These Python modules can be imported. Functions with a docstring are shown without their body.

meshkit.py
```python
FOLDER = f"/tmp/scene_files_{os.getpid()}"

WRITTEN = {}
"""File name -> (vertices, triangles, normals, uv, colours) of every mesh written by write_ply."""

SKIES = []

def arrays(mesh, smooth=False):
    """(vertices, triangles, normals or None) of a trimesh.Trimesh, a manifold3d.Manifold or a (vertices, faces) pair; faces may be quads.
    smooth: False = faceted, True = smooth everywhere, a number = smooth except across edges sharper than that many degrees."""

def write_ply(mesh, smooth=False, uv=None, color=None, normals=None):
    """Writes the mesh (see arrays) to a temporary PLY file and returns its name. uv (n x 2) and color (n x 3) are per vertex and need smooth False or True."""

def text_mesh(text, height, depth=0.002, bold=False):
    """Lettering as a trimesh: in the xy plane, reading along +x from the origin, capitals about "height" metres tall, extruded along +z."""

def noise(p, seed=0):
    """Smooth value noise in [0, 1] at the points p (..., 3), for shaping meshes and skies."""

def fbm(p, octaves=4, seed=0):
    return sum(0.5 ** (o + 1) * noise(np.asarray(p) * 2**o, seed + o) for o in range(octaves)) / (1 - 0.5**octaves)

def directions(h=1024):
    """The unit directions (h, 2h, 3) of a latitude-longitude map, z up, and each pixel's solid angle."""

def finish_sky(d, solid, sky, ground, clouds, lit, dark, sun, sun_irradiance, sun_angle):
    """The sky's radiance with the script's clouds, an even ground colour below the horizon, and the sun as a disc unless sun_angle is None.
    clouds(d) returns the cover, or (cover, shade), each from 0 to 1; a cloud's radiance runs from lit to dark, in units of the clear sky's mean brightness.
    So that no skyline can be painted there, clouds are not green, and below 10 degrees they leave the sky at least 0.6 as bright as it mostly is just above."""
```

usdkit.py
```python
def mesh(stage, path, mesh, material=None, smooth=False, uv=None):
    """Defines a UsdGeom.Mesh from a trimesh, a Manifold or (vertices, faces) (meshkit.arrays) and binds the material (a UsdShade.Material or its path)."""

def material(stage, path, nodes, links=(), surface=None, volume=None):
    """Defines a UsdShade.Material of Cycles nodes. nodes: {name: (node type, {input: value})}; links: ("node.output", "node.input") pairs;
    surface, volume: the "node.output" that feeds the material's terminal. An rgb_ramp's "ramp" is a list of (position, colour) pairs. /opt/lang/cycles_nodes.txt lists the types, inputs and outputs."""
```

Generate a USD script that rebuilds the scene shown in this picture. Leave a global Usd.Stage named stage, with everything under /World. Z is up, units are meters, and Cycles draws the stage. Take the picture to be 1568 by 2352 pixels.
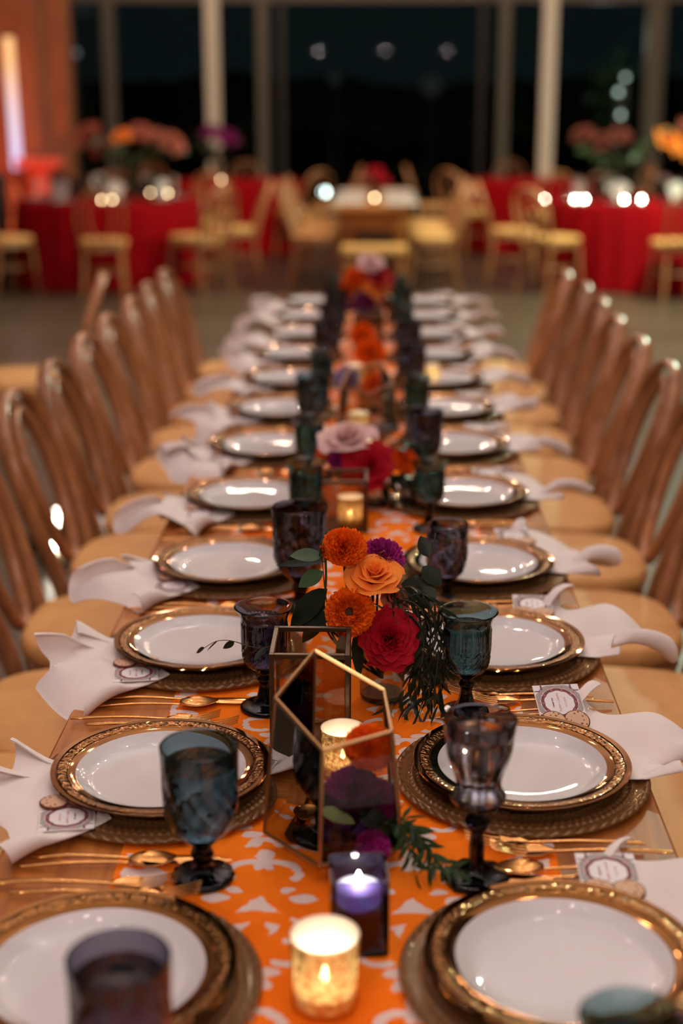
import math, random
import numpy as np
from pxr import Usd, UsdGeom, UsdLux, UsdShade, Gf, Sdf, Vt
import trimesh
import usdkit, meshkit

stage = Usd.Stage.CreateInMemory()
UsdGeom.SetStageUpAxis(stage, UsdGeom.Tokens.z)
UsdGeom.SetStageMetersPerUnit(stage, 1.0)
UsdGeom.Xform.Define(stage, '/World')
UsdGeom.Scope.Define(stage, '/World/Looks')
rng = np.random.RandomState(7)
PI = math.pi

# ------------------------------------------------------------------ camera, sky, lamps, exposure
TZ = 0.76                       # table top
EYE = np.array([0.0413, 0.0, 1.61])
PITCH, YAW, FPX = math.radians(16.149), math.radians(1.4484), 3267.0
FW = np.array([-math.sin(YAW) * math.cos(PITCH), math.cos(YAW) * math.cos(PITCH), -math.sin(PITCH)])
RT = np.array([math.cos(YAW), math.sin(YAW), 0.0])
UP = np.cross(RT, FW)
EXPOSURE = -0.46


def gf(m):
    return Gf.Matrix4d(*np.asarray(m, float).T.flatten().tolist())


cam = UsdGeom.Camera.Define(stage, '/World/Camera')
cm = np.eye(4)
cm[:3, 0], cm[:3, 1], cm[:3, 2], cm[:3, 3] = RT, UP, -FW, EYE
cam.AddTransformOp().Set(gf(cm))
cam.CreateFocalLengthAttr(50.0)
cam.CreateHorizontalApertureAttr(50.0 * 1568 / FPX)
cam.CreateVerticalApertureAttr(50.0 * 2352 / FPX)
cam.CreateClippingRangeAttr(Gf.Vec2f(0.05, 200))
cam.CreateFStopAttr(2.05)
cam.CreateFocusDistanceAttr(1.94)
cam.CreateExposureAttr(EXPOSURE)

dome = UsdLux.DomeLight.Define(stage, '/World/NightSky')
dome.CreateColorAttr(Gf.Vec3f(0.55, 0.95, 1.0))
dome.CreateIntensityAttr(0.0036)


def at_plane(px, py, z):
    d = RT * (px - 784) / FPX - UP * (py - 1176) / FPX + FW
    return EYE + d * ((z - EYE[2]) / d[2])


def at_depth(px, py, y):
    d = RT * (px - 784) / FPX - UP * (py - 1176) / FPX + FW
    return EYE + d * ((y - EYE[1]) / d[1])


nlight = [0]


def bulb(x, y, z, r, col, inten):
    nlight[0] += 1
    l = UsdLux.SphereLight.Define(stage, '/World/Bulb_%03d' % nlight[0])
    l.CreateRadiusAttr(r)
    l.CreateColorAttr(Gf.Vec3f(*col))
    l.CreateIntensityAttr(inten)
    l.AddTranslateOp().Set(Gf.Vec3d(x, y, z))


def disk(x, y, z, r, col, inten, target=None):
    nlight[0] += 1
    l = UsdLux.DiskLight.Define(stage, '/World/Lamp_%03d' % nlight[0])
    l.CreateRadiusAttr(r)
    l.CreateColorAttr(Gf.Vec3f(*col))
    l.CreateIntensityAttr(inten)
    p = np.array([x, y, z], float)
    t = np.array(target if target is not None else (x, y + 1e-3, 0), float)
    w = p - t
    w /= np.linalg.norm(w)
    u = np.cross([0, 1, 0.01], w)
    u /= np.linalg.norm(u)
    m = np.eye(4)
    m[:3, 0], m[:3, 1], m[:3, 2], m[:3, 3] = u, np.cross(w, u), w, p
    l.AddTransformOp().Set(gf(m))


WARM = (1.0, 0.84, 0.80)
BULB_L = 330.0
for k, y in enumerate(np.arange(-0.6, 10.5, 1.9)):          # unseen bulbs strung high above the frame, placed to light the long table
    for q, x in enumerate((-0.75, 0.0, 0.75)):
        bulb(x + 0.3 * math.sin(2.1 * k + q), y + 0.3 * math.cos(1.7 * k + 2 * q), 4.9 - 0.12 * (q == 1), 0.026, WARM, BULB_L * 1.35)
for y in (0.4, 3.6, 6.8, 10.0):                             # unseen lamps aimed up, placed to bounce soft light off the ceiling
    for x in (-1.3, 1.3):
        disk(x, y, 4.7, 0.22, (1.0, 0.98, 1.08), 130.0, target=(x * 0.9, y + 0.01, 6.2))
for k, y in enumerate(np.arange(11.4, 18.6, 1.4)):          # unseen bulbs, placed to light the tables at the back
    for q, x in enumerate((-2.9, -1.0, 1.0, 2.9)):
        bulb(x + 0.35 * math.sin(2.1 * k + q), y + 0.3 * math.cos(1.7 * k + 2 * q), 4.9, 0.03, (1.0, 0.74, 0.54), BULB_L * 2.5)
for x in (-1.6, 0.2, 1.9):                                  # unseen bulbs behind the camera, placed to light the flower fronts
    bulb(x, -1.6, 2.9, 0.03, WARM, BULB_L * 8.0)
disk(3.3, 10.6, 4.2, 0.12, (0.78, 1.0, 0.70), 3800.0, target=(2.9, 10.2, 0))            # out of view, placed to light the floor on the right
bulb(3.0, 20.2, 2.4, 0.03, (0.9, 1.0, 0.85), 700.0)                                    # unseen source, placed to light the shrub leaves outside
disk(-5.4, 6.0, 2.4, 0.3, (1.0, 0.40, 0.55), 26.0, target=(0, 4.5, 0.8))            # out of view on the left, placed to tint the seats pink
disk(-4.9, 13.2, 0.3, 0.15, (1.0, 0.13, 0.04), 260.0, target=(-3.6, 15.0, 1.6))    # out of view, placed to light the timber pier red

# ------------------------------------------------------------------ helpers
names = {}


def uniq(parent, name):
    k = (parent, name)
    n = names.get(k, 0)
    names[k] = n + 1
    return parent + '/' + (name if n == 0 else '%s_%03d' % (name, n))


def tag(p, **kw):
    for k, v in kw.items():
        if v:
            p.SetCustomDataByKey(k, v)


def X(x=0, y=0, z=0, rz=0.0, s=1.0, rx=0.0, ry=0.0):
    a, b, c = rx, ry, rz
    Rx = np.array([[1, 0, 0], [0, math.cos(a), -math.sin(a)], [0, math.sin(a), math.cos(a)]])
    Ry = np.array([[math.cos(b), 0, math.sin(b)], [0, 1, 0], [-math.sin(b), 0, math.cos(b)]])
    Rz = np.array([[math.cos(c), -math.sin(c), 0], [math.sin(c), math.cos(c), 0], [0, 0, 1]])
    m = np.eye(4)
    m[:3, :3] = Rz @ Ry @ Rx * s
    m[:3, 3] = (x, y, z)
    return m


def look(pos, axis, roll=0.0, s=1.0):
    w = np.array(axis, float)
    w /= np.linalg.norm(w)
    u = np.cross([0, 1, 0], w) if abs(w[1]) < 0.95 else np.cross([1, 0, 0], w)
    u /= np.linalg.norm(u)
    v = np.cross(w, u)
    u2 = u * math.cos(roll) + v * math.sin(roll)
    m = np.eye(4)
    m[:3, 0], m[:3, 1], m[:3, 2], m[:3, 3] = u2 * s, np.cross(w, u2) * s, w * s, pos
    return m


def thing(name, label=None, cat=None, m=None, group=None, kind=None):
    p = uniq('/World', name)
    x = UsdGeom.Xform.Define(stage, p)
    x.AddTransformOp().Set(gf(np.eye(4) if m is None else m))
    tag(x.GetPrim(), label=label, category=cat, group=group, kind=kind)
    return p


def part(parent, name, mesh, mat, smooth=40, label=None, kind=None):
    p = uniq(parent, name)
    o = usdkit.mesh(stage, p, mesh, mat, smooth=smooth)
    tag(o.GetPrim(), label=label, kind=kind)
    return p


def dup(src, label, m, group=None):
    base = src.rsplit('/', 1)[1]
    if base[-4:-3] == '_' and base[-3:].isdigit():
        base = base[:-4]
    p = uniq('/World', base)
    prim = stage.DefinePrim(p, 'Xform')
    prim.GetReferences().AddInternalReference(src)
    x = UsdGeom.Xformable(prim)
    x.ClearXformOpOrder()
    a = prim.GetAttribute('xformOp:transform')
    a.Set(gf(m))
    prim.GetAttribute('xformOpOrder').Set(Vt.TokenArray(['xformOp:transform']))
    tag(prim, label=label, group=group)
    prim.SetInstanceable(True)
    return p


def solo(name, mesh, mat, label=None, cat=None, smooth=40, kind=None, group=None):
    p = uniq('/World', name)
    o = usdkit.mesh(stage, p, mesh, mat, smooth=smooth)
    tag(o.GetPrim(), label=label, category=cat, kind=kind, group=group)
    return p


def tf(mesh, m):
    return np.asarray(mesh[0]) @ m[:3, :3].T + m[:3, 3], mesh[1]


def cat(ms):
    vs, fs, n = [], [], 0
    for v, f in ms:
        vs.append(np.asarray(v, float))
        fs.append(np.asarray(f, int) + n)
        n += len(v)
    return np.vstack(vs), np.vstack(fs)


def tri(q):
    q = np.asarray(q)
    return np.vstack([q[:, [0, 1, 2]], q[:, [0, 2, 3]]])


def lathe(prof, n=48, dr=None):
    """prof: (r, z) from outside-bottom up; dr(theta, i) adds to the radius."""
    vs, rows = [], []
    k = 0
    th = np.arange(n) * 2 * PI / n
    for i, (r, z) in enumerate(prof):
        if r < 1e-6:
            vs.append([[0, 0, z]])
            rows.append([k] * n)
            k += 1
        else:
            rr = r + (dr(th, i) if dr is not None else 0)
            vs.append(np.stack([rr * np.cos(th), rr * np.sin(th), np.full(n, z)], 1))
            rows.append(list(range(k, k + n)))
            k += n
    f = []
    for a, b in zip(rows[:-1], rows[1:]):
        for j in range(n):
            j2 = (j + 1) % n
            if a[j] != a[j2]:
                f.append([a[j], a[j2], b[j2]])
            if b[j] != b[j2]:
                f.append([a[j], b[j2], b[j]])
    return np.vstack(vs), np.array(f)


def frames(p, closed=False):
    p = np.asarray(p, float)
    if closed:
        t = np.roll(p, -1, 0) - np.roll(p, 1, 0)
    else:
        t = np.gradient(p, axis=0)
    t /= np.linalg.norm(t, axis=1, keepdims=True) + 1e-12
    ref = np.array([0, 0, 1.0]) if abs(t[0][2]) < 0.9 else np.array([1.0, 0, 0])
    a = np.cross(t[0], ref)
    a /= np.linalg.norm(a)
    A = [a]
    for i in range(1, len(p)):
        a = A[-1] - t[i] * np.dot(A[-1], t[i])
        a /= np.linalg.norm(a)
        A.append(a)
    A = np.array(A)
    return p, t, A, np.cross(t, A)


def tube(p, r, n=8, closed=False, flat=1.0):
    p, t, A, B = frames(p, closed)
    r = np.broadcast_to(np.asarray(r, float), (len(p),))
    an = np.arange(n) * 2 * PI / n
    v = p[:, None] + r[:, None, None] * (np.cos(an)[None, :, None] * A[:, None] + flat * np.sin(an)[None, :, None] * B[:, None])
    m = len(p)
    q = []
    for i in range(m if closed else m - 1):
        i2 = (i + 1) % m
        for j in range(n):
            j2 = (j + 1) % n
            q.append([i * n + j, i * n + j2, i2 * n + j2, i2 * n + j])
    f = tri(q)
    v = v.reshape(-1, 3)
    if not closed:
        v = np.vstack([v, p[0], p[-1]])
        c0, c1 = len(v) - 2, len(v) - 1
        caps = [[c0, (j + 1) % n, j] for j in range(n)] + [[c1, (m - 1) * n + j, (m - 1) * n + (j + 1) % n] for j in range(n)]
        f = np.vstack([f, caps])
    return v, f


def rbox(sx, sy, sz, b=0.004, c=(0, 0, 0)):
    pts = []
    for x in (-1, 1):
        for y in (-1, 1):
            for z in (-1, 1):
                X_, Y_, Z_ = sx / 2, sy / 2, sz / 2
                pts += [(x * (X_ - b), y * (Y_ - b), z * Z_), (x * (X_ - b), y * Y_, z * (Z_ - b)), (x * X_, y * (Y_ - b), z * (Z_ - b))]
    h = trimesh.convex.convex_hull(np.array(pts))
    return np.array(h.vertices) + np.array(c), np.array(h.faces)


def grid_faces(nu, nv):
    q = []
    for i in range(nu - 1):
        for j in range(nv - 1):
            a = i * nv + j
            q.append([a, a + 1, a + nv + 1, a + nv])
    return tri(q)


def sheet(P):
    nu, nv = P.shape[:2]
    return P.reshape(-1, 3), grid_faces(nu, nv)


def solid_sheet(P, t):
    nu, nv = P.shape[:2]
    du, dv = np.gradient(P, axis=0), np.gradient(P, axis=1)
    n = np.cross(du, dv)
    n /= np.linalg.norm(n, axis=2, keepdims=True) + 1e-12
    a, b = (P + n * t / 2).reshape(-1, 3), (P - n * t / 2).reshape(-1, 3)
    f = grid_faces(nu, nv)
    N = nu * nv
    idx = np.arange(N).reshape(nu, nv)
    ring = np.concatenate([idx[0, :], idx[1:, -1], idx[-1, -2::-1], idx[-2:0:-1, 0]])
    q = np.stack([ring, np.roll(ring, -1), np.roll(ring, -1) + N, ring + N], 1)
    return np.vstack([a, b]), np.vstack([f, f[:, ::-1] + N, tri(q)])


def bez(p0, p1, p2, n=12):
    t = np.linspace(0, 1, n)[:, None]
    p0, p1, p2 = map(lambda a: np.asarray(a, float), (p0, p1, p2))
    return (1 - t) ** 2 * p0 + 2 * t * (1 - t) * p1 + t * t * p2


def spline(pts, n=40, closed=False):
    from scipy.interpolate import CubicSpline
    pts = np.asarray(pts, float)
    if closed:
        pts = np.vstack([pts, pts[:1]])
    d = np.r_[0, np.cumsum(np.linalg.norm(np.diff(pts, axis=0), axis=1))]
    cs = CubicSpline(d, pts, bc_type='periodic' if closed else 'natural')
    return cs(np.linspace(0, d[-1], n + (1 if closed else 0)))[: n]


ORD = 'first second third fourth fifth sixth seventh eighth ninth tenth eleventh twelfth'.split()

# ------------------------------------------------------------------ materials
L = '/World/Looks/'


def mat(name, nodes, links=(), surface='p.BSDF', **kw):
    return usdkit.material(stage, L + name, nodes, links, surface=surface, **kw)


def plain(name, col, rough=0.5, **kw):
    return mat(name, {'p': ('principled_bsdf', dict(base_color=col, roughness=rough, **kw))})


def wood(name, c1, c2, rough=0.4, scale=(14, 1.2, 14), bump=0.05, spec=0.5):
    return mat(name, {
        'tc': ('texture_coordinate', {}), 'mp': ('mapping', {'scale': scale}),
        'n': ('noise_texture', {'scale': 3.0, 'detail': 6.0, 'roughness': 0.62, 'distortion': 0.6}),
        'n2': ('noise_texture', {'scale': 1.1, 'detail': 2.0}),
        'r': ('rgb_ramp', {'ramp': [(0.3, c1), (0.7, c2)]}), 'oi': ('object_info', {}),
        'mr': ('map_range', {'from_min': 0.0, 'from_max': 1.0, 'to_min': 0.78, 'to_max': 1.18}),
        'hs': ('hsv', {}), 'b': ('bump', {'strength': bump, 'distance': 0.01}),
        'p': ('principled_bsdf', {'roughness': rough, 'specular_ior_level': spec})},
        [('tc.object', 'mp.vector'), ('mp.vector', 'n.vector'), ('n.fac', 'r.fac'), ('r.color', 'hs.color'), ('oi.random', 'mr.value'), ('mr.result', 'hs.value'),
         ('hs.color', 'p.base_color'), ('n.fac', 'b.height'), ('b.normal', 'p.normal')])


def flower(name, c1, c2, trans=0.25, sheen=0.0):
    return mat(name, {
        'g': ('geometry', {}), 'tc': ('texture_coordinate', {}), 'n': ('noise_texture', {'scale': 60.0, 'detail': 3.0}),
        'a': ('math', {'math_type': 'multiply_add', 'value2': 0.5}), 'r': ('rgb_ramp', {'ramp': [(0.2, c1), (0.85, c2)]}),
        'p': ('principled_bsdf', {'roughness': 0.7, 'specular_ior_level': 0.2}), 't': ('translucent_bsdf', {}), 'm': ('mix_closure', {'fac': trans})},
        [('g.random_per_island', 'a.value1'), ('tc.object', 'n.vector'), ('n.fac', 'a.value3'), ('a.value', 'r.fac'), ('r.color', 'p.base_color'), ('r.color', 't.color'),
         ('p.BSDF', 'm.closure1'), ('t.BSDF', 'm.closure2')], surface='m.closure')


def pane(name, tint, gl=1.0, rough=0.02):
    return mat(name, {
        'f': ('fresnel', {'IOR': 1.5}), 't': ('transparent_bsdf', {'color': tint}), 'g': ('glossy_bsdf', {'color': (gl, gl, gl), 'roughness': rough}), 'm': ('mix_closure', {})},
        [('f.fac', 'm.fac'), ('t.BSDF', 'm.closure1'), ('g.BSDF', 'm.closure2')], surface='m.closure')


def glass(name, col, rough=0.02):
    return plain(name, col, rough, transmission_weight=1.0, ior=1.5)


M = {}
M['wood_table'] = wood('wood_table', (0.29, 0.085, 0.015), (0.52, 0.175, 0.034), 0.42, spec=0.25)
M['wood_chair'] = wood('wood_chair', (0.31, 0.118, 0.043), (0.57, 0.245, 0.104), 0.22, scale=(10, 10, 2))
M['wood_dark'] = wood('wood_dark', (0.05, 0.02, 0.008), (0.12, 0.05, 0.02), 0.5)
M['wood_pier'] = wood('wood_pier', (0.20, 0.055, 0.02), (0.34, 0.11, 0.04), 0.6, scale=(8, 8, 0.8))
M['cushion'] = mat('cushion', {'tc': ('texture_coordinate', {}), 'n': ('noise_texture', {'scale': 9.0, 'detail': 3.0}), 'w': ('noise_texture', {'scale': 900.0}),
                               'r': ('rgb_ramp', {'ramp': [(0.3, (0.66, 0.315, 0.100)), (0.7, (0.78, 0.400, 0.135))]}), 'b': ('bump', {'strength': 0.15, 'distance': 0.001}),
                               'p': ('principled_bsdf', {'roughness': 0.6, 'specular_ior_level': 0.3})},
                   [('tc.object', 'n.vector'), ('tc.object', 'w.vector'), ('n.fac', 'r.fac'), ('r.color', 'p.base_color'), ('w.fac', 'b.height'), ('b.normal', 'p.normal')])
M['china'] = plain('china', (0.655, 0.600, 0.590), 0.022, specular_ior_level=0.4)
M['gold'] = plain('gold', (0.23, 0.094, 0.024), 0.06, metallic=1.0)
M['gold_etched'] = mat('gold_etched', {'tc': ('texture_coordinate', {}), 'n': ('voronoi_texture', {'scale': 190.0}), 'b': ('bump', {'strength': 0.5, 'distance': 0.003}),
                                       'r': ('rgb_ramp', {'ramp': [(0.25, (0.08, 0.032, 0.010)), (0.5, (0.26, 0.11, 0.030))]}),
                                       'p': ('principled_bsdf', {'metallic': 1.0, 'roughness': 0.16})},
                       [('tc.object', 'n.vector'), ('n.distance', 'b.height'), ('b.normal', 'p.normal'), ('n.distance', 'r.fac'), ('r.color', 'p.base_color')])
M['cutlery'] = plain('cutlery', (0.60, 0.28, 0.085), 0.12, metallic=1.0)
M['brass'] = plain('brass', (0.42, 0.22, 0.085), 0.32, metallic=0.85)
M['dark_metal'] = plain('dark_metal', (0.09, 0.055, 0.03), 0.35, metallic=0.8)
M['napkin'] = mat('napkin', {'tc': ('texture_coordinate', {}), 'n': ('noise_texture', {'scale': 700.0, 'detail': 1.0}), 'b': ('bump', {'strength': 0.2, 'distance': 0.001}),
                             'p': ('principled_bsdf', {'base_color': (0.93, 0.80, 0.75), 'roughness': 0.9, 'specular_ior_level': 0.1, 'sheen_weight': 0.2}),
                             't': ('translucent_bsdf', {'color': (0.7, 0.52, 0.42)}), 'm': ('mix_closure', {'fac': 0.15})},
                  [('tc.object', 'n.vector'), ('n.fac', 'b.height'), ('b.normal', 'p.normal'), ('p.BSDF', 'm.closure1'), ('t.BSDF', 'm.closure2')], surface='m.closure')
M['charger'] = mat('charger', {'f': ('fresnel', {'IOR': 1.55}), 't': ('transparent_bsdf', {'color': (0.50, 0.26, 0.12)}), 'd': ('glossy_bsdf', {'color': (1.0, 0.86, 0.62), 'roughness': 0.06}),
                               'df': ('diffuse_bsdf', {'color': (0.34, 0.150, 0.050)}), 'm0': ('mix_closure', {'fac': 0.42}),
                               'm': ('mix_closure', {})}, [('f.fac', 'm.fac'), ('t.BSDF', 'm0.closure1'), ('df.BSDF', 'm0.closure2'), ('m0.closure', 'm.closure1'), ('d.BSDF', 'm.closure2')], surface='m.closure')


def dark_glass(name, t):
    """solid tinted glass: t = what passes through about six millimetres of it."""
    sig = -np.log(np.array(t)) / 0.0056
    den = float(sig.max() * 1.05)
    return mat(name, {'p': ('glass_bsdf', {'color': (1.0, 1.0, 1.0), 'roughness': 0.01, 'IOR': 1.5}), 'a': ('absorption_volume', {'color': tuple(1 - sig / den), 'density': den})}, volume='a.volume')


M['glass_blue'] = dark_glass('glass_blue', (0.055, 0.115, 0.150))
M['glass_teal'] = dark_glass('glass_teal', (0.06, 0.155, 0.170))
M['glass_smoke'] = dark_glass('glass_smoke', (0.07, 0.065, 0.11))
M['glass_green'] = dark_glass('glass_green', (0.05, 0.17, 0.15))
M['water'] = plain('water', (0.90, 0.95, 0.95), 0.0, transmission_weight=1.0, ior=1.33)
M['pane'] = pane('pane', (0.93, 0.91, 0.88), gl=0.35)
M['pane_smoke'] = pane('pane_smoke', (0.80, 0.72, 0.64))
M['window_glass'] = pane('window_glass', (0.82, 0.86, 0.86), gl=0.03)
M['glass_clear'] = pane('glass_clear', (0.86, 0.86, 0.84))
M['glass_purple'] = dark_glass('glass_purple', (0.16, 0.06, 0.34))
M['glass_indigo'] = pane('glass_indigo', (0.42, 0.36, 0.62))
M['indigo_water'] = pane('indigo_water', (0.20, 0.15, 0.34), gl=0.5)
M['vase_dark'] = dark_glass('vase_dark', (0.35, 0.30, 0.24))
M['mercury'] = mat('mercury', {'tc': ('texture_coordinate', {}), 'n': ('noise_texture', {'scale': 170.0, 'detail': 3.0, 'roughness': 0.7}), 'r': ('rgb_ramp', {'ramp': [(0.42, (0.25, 0.25, 0.25)), (0.60, (0.95, 0.95, 0.95))]}),
                               'g': ('glossy_bsdf', {'color': (0.85, 0.62, 0.30), 'roughness': 0.2}), 'c': ('transparent_bsdf', {'color': (1.0, 0.84, 0.55)}), 'm2': ('mix_closure', {})},
                   [('tc.object', 'n.vector'), ('n.fac', 'r.fac'), ('r.color', 'm2.fac'), ('g.BSDF', 'm2.closure1'), ('c.BSDF', 'm2.closure2')], surface='m2.closure')
M['mercury_lining'] = mat('mercury_lining', {'d': ('diffuse_bsdf', {'color': (0.88, 0.82, 0.72)}), 't': ('translucent_bsdf', {'color': (0.95, 0.78, 0.50)}), 'm': ('mix_closure', {'fac': 0.20}), 'c': ('transparent_bsdf', {'color': (1.0, 0.9, 0.7)}), 'm2': ('mix_closure', {'fac': 0.06})},
                          [('d.BSDF', 'm.closure1'), ('t.BSDF', 'm.closure2'), ('m.closure', 'm2.closure1'), ('c.BSDF', 'm2.closure2')], surface='m2.closure')
M['wax'] = mat('wax', {'p': ('principled_bsdf', {'base_color': (0.9, 0.82, 0.70), 'roughness': 0.5}), 't': ('translucent_bsdf', {'color': (1.0, 0.85, 0.62)}), 'm': ('mix_closure', {'fac': 0.45})},
               [('p.BSDF', 'm.closure1'), ('t.BSDF', 'm.closure2')], surface='m.closure')
M['wax_blue'] = mat('wax_blue', {'p': ('principled_bsdf', {'base_color': (0.72, 0.82, 1.0), 'roughness': 0.5}), 't': ('translucent_bsdf', {'color': (0.75, 0.86, 1.0)}), 'm': ('mix_closure', {'fac': 0.5})},
                    [('p.BSDF', 'm.closure1'), ('t.BSDF', 'm.closure2')], surface='m.closure')
M['flame'] = mat('flame', {'e': ('emission', {'color': (1.0, 0.84, 0.62), 'strength': 260.0})}, surface='e.emission')
M['flame_soft'] = mat('flame_soft', {'e': ('emission', {'color': (1.0, 0.70, 0.40), 'strength': 75.0})}, surface='e.emission')
M['flame_bright'] = mat('flame_bright', {'e': ('emission', {'color': (1.0, 0.90, 0.74), 'strength': 230.0})}, surface='e.emission')
M['wick'] = plain('wick', (0.02, 0.015, 0.01), 0.9)
M['marigold'] = flower('marigold', (0.85, 0.070, 0.001), (1.0, 0.21, 0.003), 0.25)
M['marigold_deep'] = flower('marigold_deep', (0.62, 0.045, 0.002), (0.85, 0.13, 0.004), 0.2)
M['marigold_core'] = plain('marigold_core', (0.16, 0.035, 0.006), 0.9)
M['peach'] = flower('peach', (1.0, 0.21, 0.018), (1.0, 0.38, 0.065), 0.25)
M['crimson'] = flower('crimson', (0.31, 0.0, 0.008), (0.56, 0.003, 0.018), 0.2)
M['magenta'] = flower('magenta', (0.28, 0.008, 0.12), (0.50, 0.03, 0.26), 0.25)
M['purple'] = flower('purple', (0.15, 0.006, 0.085), (0.34, 0.020, 0.19), 0.25)
M['blush'] = flower('blush', (0.72, 0.42, 0.38), (0.85, 0.62, 0.58), 0.25)
M['lilac'] = flower('lilac', (0.30, 0.20, 0.38), (0.42, 0.30, 0.48), 0.25)
M['dusky'] = flower('dusky', (0.12, 0.018, 0.012), (0.20, 0.045, 0.028), 0.2)
M['coral'] = flower('coral', (0.40, 0.07, 0.05), (0.52, 0.17, 0.11), 0.25)


def leafmat(name, c1, c2, rough=0.45):
    return mat(name, {'oi': ('object_info', {}), 'tc': ('texture_coordinate', {}), 'n': ('noise_texture', {'scale': 30.0}), 'r': ('rgb_ramp', {'ramp': [(0.2, c1), (0.8, c2)]}),
                      'p': ('principled_bsdf', {'roughness': rough, 'specular_ior_level': 0.35}), 't': ('translucent_bsdf', {}), 'm': ('mix_closure', {'fac': 0.2})},
               [('tc.object', 'n.vector'), ('n.fac', 'r.fac'), ('r.color', 'p.base_color'), ('r.color', 't.color'), ('p.BSDF', 'm.closure1'), ('t.BSDF', 'm.closure2')], surface='m.closure')


M['leaf'] = leafmat('leaf', (0.022, 0.050, 0.016), (0.055, 0.105, 0.035))
M['leaf_dark'] = leafmat('leaf_dark', (0.008, 0.014, 0.007), (0.020, 0.028, 0.012), 0.4)
M['leaf_olive'] = leafmat('leaf_olive', (0.030, 0.030, 0.012), (0.065, 0.060, 0.026), 0.45)
M['leaf_pale'] = leafmat('leaf_pale', (0.16, 0.22, 0.06), (0.26, 0.32, 0.12))
M['leaf_out'] = leafmat('leaf_out', (0.02, 0.04, 0.015), (0.06, 0.09, 0.03))
M['stem'] = plain('stem', (0.035, 0.06, 0.02), 0.6)
M['stem_dark'] = plain('stem_dark', (0.045, 0.035, 0.016), 0.6)
M['card'] = plain('card', (0.80, 0.73, 0.72), 0.6)
M['cookie'] = mat('cookie', {'tc': ('texture_coordinate', {}), 'n': ('voronoi_texture', {'scale': 170.0}), 'r': ('rgb_ramp', {'ramp': [(0.20, (0.22, 0.07, 0.03)), (0.30, (0.66, 0.40, 0.25))]}),
                             'p': ('principled_bsdf', {'roughness': 0.8})}, [('tc.object', 'n.vector'), ('n.distance', 'r.fac'), ('r.color', 'p.base_color')])
M['cookie_edge'] = plain('cookie_edge', (0.14, 0.03, 0.015), 0.8)
M['ink'] = plain('ink', (0.06, 0.02, 0.03), 0.8)
M['ink_rose'] = plain('ink_rose', (0.55, 0.20, 0.18), 0.8)
M['ink_plum'] = plain('ink_plum', (0.20, 0.06, 0.07), 0.8)
M['ink_grey'] = plain('ink_grey', (0.38, 0.33, 0.31), 0.8)
M['red_cloth'] = plain('red_cloth', (0.30, 0.001, 0.004), 0.9, specular_ior_level=0.1)
M['white_paint'] = plain('white_paint', (0.66, 0.57, 0.46), 0.6)
M['frame_paint'] = plain('frame_paint', (0.11, 0.092, 0.07), 0.6)
M['frame_dark'] = plain('frame_dark', (0.03, 0.025, 0.02), 0.6)
M['black'] = plain('black', (0.006, 0.006, 0.006), 0.6)
M['red_box'] = plain('red_box', (0.75, 0.12, 0.08), 0.6)
M['plaster'] = plain('plaster', (0.16, 0.10, 0.06), 0.9)
M['ceiling'] = plain('ceiling', (0.62, 0.55, 0.50), 0.9, specular_ior_level=0.1)
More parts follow.
